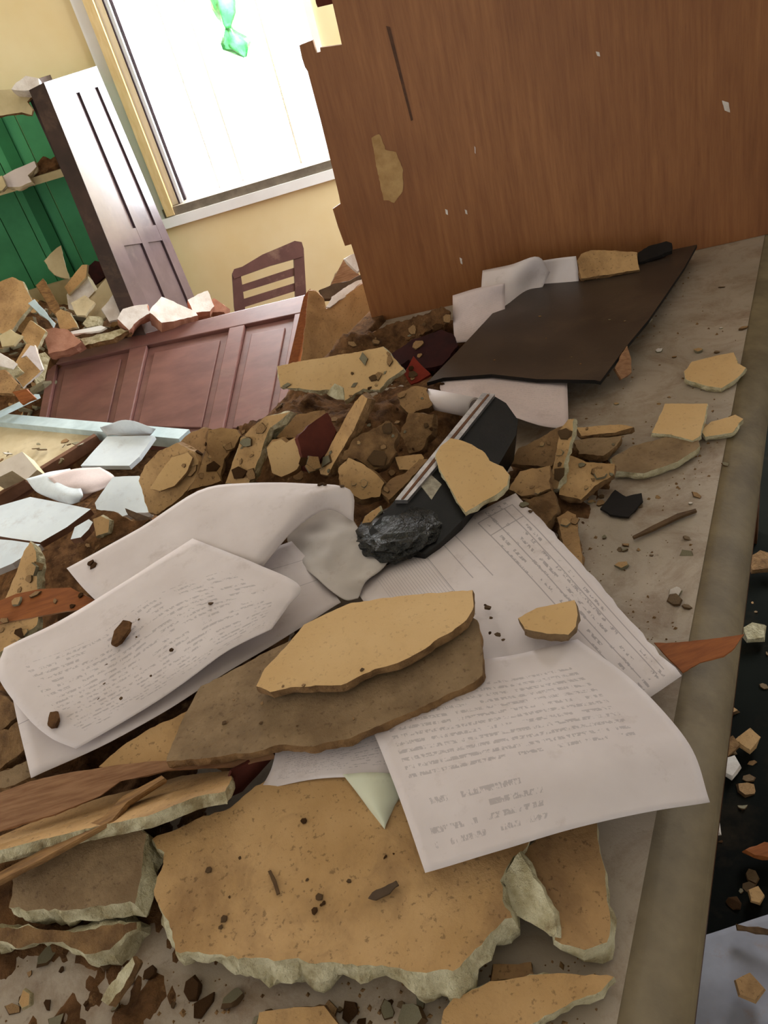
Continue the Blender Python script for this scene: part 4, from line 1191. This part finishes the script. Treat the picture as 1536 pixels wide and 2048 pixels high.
far('plaster_slab', 'large tan plaster slab leaning at the left edge under the green cupboard', 'plaster', Z2((-60, 480), (60, 430), (110, 455), (165, 560), (95, 640), (40, 720), (-60, 690)), 2.75, -80, 40, 0.03, 'tan', 'edge')
far('board_piece', 'beige board scrap standing against the green boards', 'board', Z2((220, 350), (260, 300), (300, 272), (320, 360), (342, 440), (270, 420), (240, 390)), 2.95, -70, 25, 0.012, 'beige', 'edge')
far('carton', 'white carton lying in the rubble below the green cupboard', 'box', Z2((330, 520), (380, 450), (420, 410), (470, 500), (380, 600), (340, 590)), 2.85, -100, 50, 0.05, 'white_chunk', 'beige', 0)
far('board_piece', 'tan board strip on top of the white carton', 'board', Z2((320, 480), (405, 370), (432, 370), (425, 430), (340, 520)), 2.86, -110, 40, 0.012, 'tan', 'beige', 0.002)
far('board_piece', 'wide beige board leaning at the foot of the tall dark door', 'board', Z2((390, 610), (450, 530), (560, 395), (590, 480), (612, 570), (540, 620), (470, 665)), 2.8, -95, 50, 0.014, 'cream', 'beige', 0.002)
far('plaster_slab', 'small tan plaster slab below the white carton', 'plaster', Z2((275, 610), (300, 590), (345, 605), (385, 680), (300, 695)), 2.7, -90, 45, 0.02, 'tan', 'edge')
far('plaster_slab', 'tan plaster slab between the leaning slab and the fallen door', 'plaster', Z2((105, 720), (150, 645), (228, 700), (175, 800)), 2.6, -90, 45, 0.02, 'tan', 'edge')
far('rubble_block', 'pinkish brown brick lump at the upper left corner of the fallen door', 'brick', Z2((215, 690), (260, 680), (335, 690), (400, 755), (330, 790), (240, 810)), 2.62, -90, 50, 0.05, 'pink_brick', 'pink_brick')
far('paper_scrap', 'folded white and tan sheet at the left end of the fallen door', 'paper', Z2((55, 900), (130, 762), (170, 770), (215, 885), (115, 980)), 2.35, -80, 45, 0.012, 'tan', 'white_chunk', 0.002)
far('paper_scrap', 'white folded card leaning at the left end of the fallen door', 'paper', Z2((105, 830), (150, 770), (175, 775), (180, 800), (215, 890), (200, 895), (130, 820)), 2.32, -70, 40, 0.006, 'paper', 'paper', 0)
far('paper_scrap', 'white paper strip at the left picture edge in the far rubble', 'paper', Z2((-40, 800), (0, 808), (82, 858), (60, 885), (-40, 860)), 2.3, -90, 55, 0.008, 'white_chunk', 'white_chunk', 0.001)
far('plaster_slab', 'orange tan slab at the left picture edge above the pale blue slat', 'plaster', Z2((-40, 900), (20, 890), (90, 960), (60, 1010), (-40, 1000)), 2.2, -90, 50, 0.02, 'tan_dusty', 'edge_brown')
far('plaster_chunk', 'white plaster chunk beside the upper rail of the fallen door, leftmost', 'plaster', Z2((580, 640), (610, 590), (730, 560), (745, 610), (690, 640), (640, 695)), 2.66, -70, 40, 0.07, 'white_chunk', 'pink_brick')
far('plaster_chunk', 'bright white square plaster chunk on the upper rail of the fallen door', 'plaster', Z2((740, 605), (800, 528), (880, 560), (965, 600), (980, 622), (860, 650), (800, 655)), 2.68, -60, 52, 0.07, 'white_chunk', 'pink_brick')
far('plaster_chunk', 'white and pink plaster chunk at the foot of the tall dark door', 'plaster', Z2((928, 545), (980, 515), (1030, 500), (1062, 575), (1040, 600), (960, 605)), 2.75, -60, 45, 0.06, 'white_chunk', 'pink_brick')
far('rubble_block', 'pink brick fragment left of the slatted chair', 'brick', Z2((1035, 560), (1060, 535), (1125, 580), (1110, 605), (1040, 608)), 2.76, -90, 45, 0.05, 'pink_brick', 'pink_brick')
far('wood_stick', 'white wooden stick lying along the upper rail of the fallen door', 'wood', Z2((350, 700), (430, 685), (500, 672), (525, 680), (500, 695), (360, 715)), 2.66, -90, 50, 0.015, 'frame_white', 'frame_white', 0.001)
far('dirt_clod', 'cream crumbled dirt along the upper left rail of the fallen door', 'dirt', Z2((400, 735), (500, 715), (600, 690), (640, 695), (560, 735), (420, 765)), 2.64, -90, 55, 0.03, 'edge', 'edge_brown', 0.006)
far('plaster_chunk', 'cream plaster crumb near the white carton', 'plaster', Z2((410, 660), (440, 625), (490, 630), (480, 665), (430, 680)), 2.68, -90, 45, 0.04, 'edge', 'edge', 0.004)

for (pts, y, az, el, mat, lab, nm, cat) in (
        (Z2((0, 720), (50, 690), (110, 720), (70, 770), (10, 775)), 2.5, -90, 50, 'beige', 'beige board scrap below the large leaning tan slab', 'board_piece', 'board'),
        (Z2((140, 560), (170, 540), (270, 660), (262, 680), (240, 650)), 2.68, -80, 40, 'paleblue', 'pale grey strip of trim in the rubble under the green cupboard', 'trim_strip', 'trim'),
        (Z2((180, 470), (215, 440), (300, 590), (290, 640), (250, 590)), 2.78, -70, 35, 'stick', 'long thin wood lath leaning under the green cupboard', 'wood_lath', 'wood'),
        (Z2((350, 560), (420, 520), (470, 560), (420, 620), (380, 620)), 2.74, -95, 55, 'cream', 'cream board scrap in front of the white carton', 'board_piece', 'board'),
        (Z2((500, 590), (560, 520), (610, 570), (600, 640), (540, 650)), 2.74, -80, 40, 'white_chunk', 'pale plaster sheet at the foot of the tall dark door', 'plaster_sheet', 'plaster'),
        (Z2((430, 390), (470, 350), (520, 360), (530, 420), (470, 470)), 3.0, -90, 30, 'maroon', 'dark maroon cloth under the green cupboard', 'dark_cloth', 'cloth'),
        (Z2((0, 860), (60, 840), (110, 900), (60, 930), (0, 910)), 2.3, -90, 50, 'edge', 'cream plaster crumb pile left of the fallen door', 'plaster_chunk', 'plaster'),
        (Z2((155, 830), (220, 800), (250, 830), (215, 940), (180, 960)), 2.38, -60, 35, 'edge', 'crumbly cream plaster edge at the left end of the fallen door', 'plaster_chunk', 'plaster'),
        (Z2((60, 1000), (130, 985), (170, 1030), (110, 1060)), 2.05, -90, 50, 'veneer_orange', 'brown splinter above the pale blue slat', 'small_sliver', 'wood')):
    far(nm, lab, cat, pts, y, az, el, 0.014, mat, mat, 0.003)

# yellow board left of the plywood
yb = PY(670, 640, 1.86, -84, 12)
slab('yellow_board', 'yellow fibre board standing left of the plywood board', 'board', ZD((165, 1652), (205, 1655), (250, 1700), (262, 1760), (285, 1745), (360, 1690), (420, 1650), (475, 1610), (560, 1850), (600, 2020), (560, 2200), (90, 2230), (128, 2010)), yb, 0.01, 'tan', 'veneer', 0.001, 0.008)
slab('torn_paper', 'bright white torn paper on the top edge of the yellow board', 'paper', ZD((262, 1745), (300, 1690), (360, 1640), (430, 1600), (472, 1585), (470, 1625), (420, 1650), (350, 1700), (285, 1748)), PY(690, 585, 1.88, -80, 40), 0.008, 'white_chunk', 'white_chunk', 0.002, 0.01)
slab('wood_strip', 'orange brown wood strip standing along the left side of the yellow board', 'wood', ZD((135, 1690), (163, 1650), (160, 1770), (125, 1960), (95, 2080), (40, 2100), (75, 1950)), PY(605, 650, 1.9, -110, 10), 0.015, 'veneer_orange', 'veneer_orange', 0)
far('plaster_slab', 'brown plaster chip leaning on the far wall beside the plywood edge', 'plaster', ZD((285, 1630), (320, 1560), (362, 1475), (440, 1545), (470, 1600), (380, 1620)), 2.4, -90, 30, 0.02, 'veneer', 'edge_brown', 0.002)
far('plaster_chunk', 'pale plaster chip beside the lower plywood edge', 'plaster', ZD((365, 1475), (400, 1450), (432, 1440), (460, 1530), (440, 1545)), 2.38, -90, 30, 0.02, 'white_chunk', 'white_chunk', 0.002)
far('dark_rag', 'dark grey cloth behind the torn white paper', 'cloth', ZD((225, 1650), (300, 1615), (400, 1600), (470, 1560), (480, 1620), (300, 1700), (250, 1700)), 2.0, -90, 40, 0.02, 'ash', 'ash', 0.003)

# ================================================================== floor right of the desk
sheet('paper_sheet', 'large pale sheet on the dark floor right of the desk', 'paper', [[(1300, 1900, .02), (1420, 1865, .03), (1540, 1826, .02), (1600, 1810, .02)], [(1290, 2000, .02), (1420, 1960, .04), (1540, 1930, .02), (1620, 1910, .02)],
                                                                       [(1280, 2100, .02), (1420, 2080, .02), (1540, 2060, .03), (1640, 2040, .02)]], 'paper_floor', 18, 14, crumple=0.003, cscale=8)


def flo(name, label, cat, pts, z, mat, th=0.02, side=None):
    cx, cy_ = sum(p[0] for p in pts) / len(pts), sum(p[1] for p in pts) / len(pts)
    return slab(name, label, cat, pts, PZ(cx, cy_, z, -100, 75), th, mat, side or mat, 0.003, 0.02)


flo('plaster_chunk', 'grey white plaster chunk on the floor beside the orange sliver', 'plaster', [(1488, 1255), (1505, 1245), (1530, 1250), (1528, 1275), (1495, 1278)], .03, 'edge')
flo('plaster_chunk', 'bluish white plaster chip on the dark floor right of the typed letter', 'plaster', [(1440, 1520), (1470, 1512), (1480, 1530), (1465, 1552), (1442, 1540)], .02, 'white_chunk')
flo('plaster_chunk', 'tan plaster lump on the floor right of the typed letter', 'plaster', [(1470, 1480), (1500, 1455), (1520, 1475), (1500, 1500)], .03, 'tan')
flo('plaster_chunk', 'brown plaster lump on the floor near the right picture edge', 'plaster', [(1440, 1490), (1465, 1470), (1478, 1490), (1455, 1510)], .03, 'edge_brown')
flo('plaster_slab', 'orange brown slab on the floor at the right picture edge', 'plaster', [(1490, 1700), (1530, 1685), (1560, 1690), (1560, 1715), (1510, 1712)], .03, 'veneer_orange')
flo('plaster_chunk', 'small pale chips on the floor above the floor sheet', 'plaster', [(1500, 1780), (1515, 1770), (1530, 1790), (1520, 1806), (1503, 1800)], .02, 'tan')
flo('plaster_chunk', 'grey chip on the floor under the hanging corner of the letter', 'plaster', [(1424, 1645), (1438, 1640), (1440, 1665), (1426, 1668)], .02, 'white_chunk')
flo('plaster_chunk', 'brown lump lying on the large floor sheet', 'plaster', [(1470, 1960), (1500, 1945), (1530, 1975), (1510, 2000), (1480, 1990)], .06, 'tan_dusty')
flo('wood_stick', 'dark stick across the upper edge of the floor sheet', 'wood', [(1472, 1848), (1540, 1858), (1570, 1862), (1570, 1872), (1530, 1868), (1475, 1858)], .05, 'darkstick', 0.01)
flo('plaster_chunk', 'grey rubble chunk on the floor at the right picture edge above the orange sliver', 'plaster', [(1495, 1115), (1520, 1100), (1550, 1110), (1550, 1135), (1505, 1140)], .04, 'edge_brown')

# ================================================================== small loose fragments
protos = []


def proto(k, mats):
    rr = random.Random(100 + k)
    n = rr.choice((4, 5, 5, 6, 7))
    ang = sorted(rr.uniform(0, 2 * math.pi) for _ in range(n))
    ang = [2 * math.pi * (i + rr.uniform(-.3, .3)) / n for i in range(n)]
    el = rr.uniform(0.55, 1)
    th = rr.uniform(0.22, 0.6)
    top = [(math.cos(a) * rr.uniform(.7, 1.1), math.sin(a) * rr.uniform(.7, 1.1) * el) for a in ang]
    vs = [(x, y, th + rr.uniform(-.06, .06)) for x, y in top]
    vs += [(x * rr.uniform(.95, 1.25), y * rr.uniform(.95, 1.25), th * rr.uniform(.4, .6)) for x, y in top]
    vs += [(x * rr.uniform(.7, 1.05), y * rr.uniform(.7, 1.05), 0) for x, y in top]
    fs = [tuple(range(n)), tuple(reversed(range(2 * n, 3 * n)))]
    ix = [0, 1]
    for r in range(2):
        for i in range(n):
            j = (i + 1) % n
            fs.append((r * n + j, r * n + i, (r + 1) * n + i, (r + 1) * n + j))
            ix.append(1)
    me = bpy.data.meshes.new('plaster_fragment')
    me.from_pydata(vs, [], fs)
    for m in mats:
        me.materials.append(M[m])
    me.polygons.foreach_set('material_index', ix)
    me.update()
    return me


MATSETS = [('tan', 'edge'), ('yellow', 'edge'), ('edge', 'edge_brown'), ('edge_brown', 'edge_brown'), ('tan_dusty', 'edge_brown'), ('grey_slab', 'edge_brown'), ('white_chunk', 'edge'), ('dirt', 'dirt')]
protos = [[proto(k * 10 + v, ms) for v in range(4)] for k, ms in enumerate(MATSETS)]


KIND = ('tan', 'clean yellow', 'cream', 'rough brown', 'dusty tan', 'grey', 'white', 'dark brown')


def inpoly(x, y, poly):
    c = False
    n = len(poly)
    for i in range(n):
        (x1, y1), (x2, y2) = poly[i], poly[(i + 1) % n]
        if (y1 > y) != (y2 > y) and x < (x2 - x1) * (y - y1) / (y2 - y1) + x1:
            c = not c
    return c


from mathutils.bvhtree import BVHTree


def solid_tree():
    """everything built so far, to rest small crumbs on"""
    bpy.context.view_layer.update()
    vs, fs = [], []
    for o in COL.objects:
        if o.type != 'MESH':
            continue
        b = len(vs)
        mw = o.matrix_world
        vs.extend([mw @ v.co for v in o.data.vertices])
        fs.extend([tuple(b + i for i in f.vertices) for f in o.data.polygons])
    return BVHTree.FromPolygons(vs, fs)


def rest(zone, count, smin, smax, kinds, label, group, seed, zlo=0.755, power=2.0):
    """crumbs resting on whatever surface is uppermost"""
    rr = random.Random(seed)
    xs = [p[0] for p in zone]
    ys = [p[1] for p in zone]
    done = tries = 0
    while done < count and tries < count * 60:
        tries += 1
        x, y = rr.uniform(min(xs), max(xs)), rr.uniform(min(ys), max(ys))
        if not inpoly(x, y, zone):
            continue
        hit, nrm, _, _ = TREE.ray_cast(CP, ray(x, y).normalized())
        if hit is None or hit.z < zlo or hit.z > 0.9:
            continue
        hit, nrm, _, _ = TREE.ray_cast(hit + Vector((0, 0, 0.05)), Vector((0, 0, -1)))
        if hit is None or hit.z < zlo or abs(nrm.z) < 0.55:
            continue
        nrm = nrm if nrm.z > 0 else -nrm
        kk = rr.choice(kinds)
        o = bpy.data.objects.new('plaster_fragment', rr.choice(protos[kk]))
        sz = smin + (smax - smin) * rr.random() ** power
        o.scale = (sz, sz, sz)
        q = nrm.to_track_quat('Z', 'Y')
        o.rotation_euler = (q @ Matrix.Rotation(rr.uniform(0, 6.28), 3, 'Z').to_quaternion()).to_euler()
        o.location = hit - nrm * sz * 0.05
        COL.objects.link(o)
        tag(o, KIND[kk] + ' ' + label, 'plaster', group)
        done += 1


def scatter(zone, count, smin, smax, kinds, zf, label, group, seed, tilt=0.35, zguess=DZ, power=2.0, sink=0.2):
    rr = random.Random(seed)
    xs = [p[0] for p in zone]
    ys = [p[1] for p in zone]
    done = 0
    tries = 0
    while done < count and tries < count * 40:
        tries += 1
        x, y = rr.uniform(min(xs), max(xs)), rr.uniform(min(ys), max(ys))
        if not inpoly(x, y, zone):
            continue
        d = ray(x, y)
        k = 0.25
        while k < 4.5:                                  # walk along the line of sight until it meets the surface
            p = CP + d * k
            if p.z <= zf(p.x, p.y):
                break
            k += 0.004
        else:
            continue
        if zguess == .5 and (p.y > 3.1 or p.y < 1.2):
            continue
        if zguess == DZ and (p - pb.p).dot(pb.n) < 0.02:
            continue
        kk = rr.choice(kinds)
        me = rr.choice(protos[kk])
        o = bpy.data.objects.new('plaster_fragment', me)
        sz = smin + (smax - smin) * rr.random() ** power
        o.scale = (sz, sz, sz)
        o.rotation_euler = (rr.uniform(-tilt, tilt), rr.uniform(-tilt, tilt), rr.uniform(0, 6.28))
        o.location = (p.x, p.y, zf(p.x, p.y) - sz * sink)
        COL.objects.link(o)
        tag(o, KIND[kk] + ' ' + label, 'plaster', group)
        done += 1


scatter([(1150, 720), (1300, 620), (1420, 520), (1520, 520), (1440, 1000), (1380, 1250), (1250, 1200), (1180, 1020)], 46, .003, .010, (0, 2, 4, 5, 6), lambda x, y: DZ, 'small loose plaster crumb on the open part of the desk top', 'crumbs on the open desk top', 1, sink=0.05)
scatter([(0, 1880), (300, 1920), (420, 1990), (900, 2000), (860, 2048), (0, 2048)], 34, .003, .012, (2, 3, 4, 5, 7), surf, 'small plaster crumb below the large front slab', 'crumbs below the large front slab', 4, sink=0.05)
scatter([(0, 560), (230, 480), (260, 620), (240, 660), (100, 720), (90, 840), (0, 830)], 85, .012, .055, (0, 1, 2, 4, 6, 6), gauss_floor, 'plaster fragment in the far rubble under the green cupboard', 'fragments in the far rubble', 5, tilt=0.8, zguess=.5)
scatter([(1480, 1080), (1536, 1000), (1536, 1840), (1440, 1850), (1440, 1500)], 24, .005, .018, (2, 3, 4, 5, 7), lambda x, y: 0.0, 'plaster fragment on the dark floor right of the desk', 'fragments on the floor right of the desk', 6, zguess=0.0, tilt=0.5)
scatter([(960, 1210), (1000, 1200), (1010, 1290), (960, 1330)], 6, .002, .005, (3, 7), lambda x, y: .822, 'crumb on the printed form beside the tan plate', 'crumbs on the printed form', 7, zguess=.822, sink=0)
scatter([(200, 1250), (560, 1180), (400, 1330), (160, 1450)], 9, .0015, .0035, (3, 7), lambda x, y: .856, 'tiny crumb on the typed sheet', 'crumbs on the typed sheet', 8, zguess=.856, sink=0)
scatter([(0, 880), (180, 880), (120, 930), (0, 920)], 14, .006, .018, (2, 4, 6), lambda x, y: LZ + .02, 'plaster crumb on the cream board behind the desk', 'crumbs on the cream board', 9, zguess=LZ, tilt=.5)

TREE = solid_tree()
rest([(540, 800), (700, 690), (900, 620), (900, 760), (860, 900), (800, 1000), (560, 960), (380, 960), (300, 960), (450, 850)], 85, .003, .014, (0, 2, 3, 4, 4, 7), 'small plaster fragment in the heap in the middle of the desk', 'fragments in the middle heap', 2)
rest([(0, 1100), (180, 1080), (300, 1060), (150, 1160), (200, 1200), (40, 1290), (0, 1300)], 18, .004, .012, (0, 3, 4, 7), 'small plaster fragment at the left edge of the desk', 'fragments at the left desk edge', 3)
rest([(320, 1680), (520, 1600), (780, 1680), (1000, 1800), (900, 1920), (360, 1880)], 14, .0012, .0035, (3, 7), 'tiny crumb on the large front slab', 'crumbs on the large front slab', 12)
rest([(420, 1400), (520, 1400), (900, 1330), (930, 1350), (620, 1480), (380, 1500)], 10, .0012, .003, (3, 4), 'tiny crumb on the dusty grey brown plate', 'crumbs on the grey brown plate', 13)
rest([(900, 740), (1000, 620), (1300, 540), (1220, 740)], 8, .0015, .004, (2, 4), 'tiny crumb on the charcoal board', 'crumbs on the charcoal board', 14)
rest([(1020, 900), (1150, 850), (1300, 880), (1200, 1020), (1100, 1100), (1040, 1000)], 24, .003, .010, (0, 2, 3, 4), 'small plaster fragment between the black box file and the open desk', 'fragments right of the box file', 15)

# fine grit: too many grains to count
vs, fs = [], []
rr = random.Random(77)
for _ in range(1500):
    x, y = rr.uniform(1080, 1500), rr.uniform(540, 1300)
    if rr.random() < 0.35:
        x, y = rr.uniform(0, 1250), rr.uniform(1880, 2060)
    p = atz(x, y, DZ)
    s, t = (p - D0).dot(N_), (p - D0).dot(E_)
    if s < 0.05 or (p - pb.p).dot(pb.n) < 0.01:
        continue
    if noise.noise(p * 9) + 0.5 * noise.noise(p * 23) < rr.uniform(-0.3, 0.35):
        continue
    r = 0.0007 + 0.0022 * rr.random() ** 3
    b = len(vs)
    for d in ((1, 0, 0), (-1, 0, 0), (0, 1, 0), (0, -1, 0), (0, 0, 1), (0, 0, -.2)):
        vs.append(p + Vector(d) * r * rr.uniform(.6, 1.3))
    for f in ((0, 2, 4), (2, 1, 4), (1, 3, 4), (3, 0, 4), (2, 0, 5), (1, 2, 5), (3, 1, 5), (0, 3, 5)):
        fs.append(tuple(b + i for i in f))
tag(mesh('grit', vs, fs, 'edge_brown'), 'fine brown grit scattered over the open desk top', 'grit', kind='stuff')
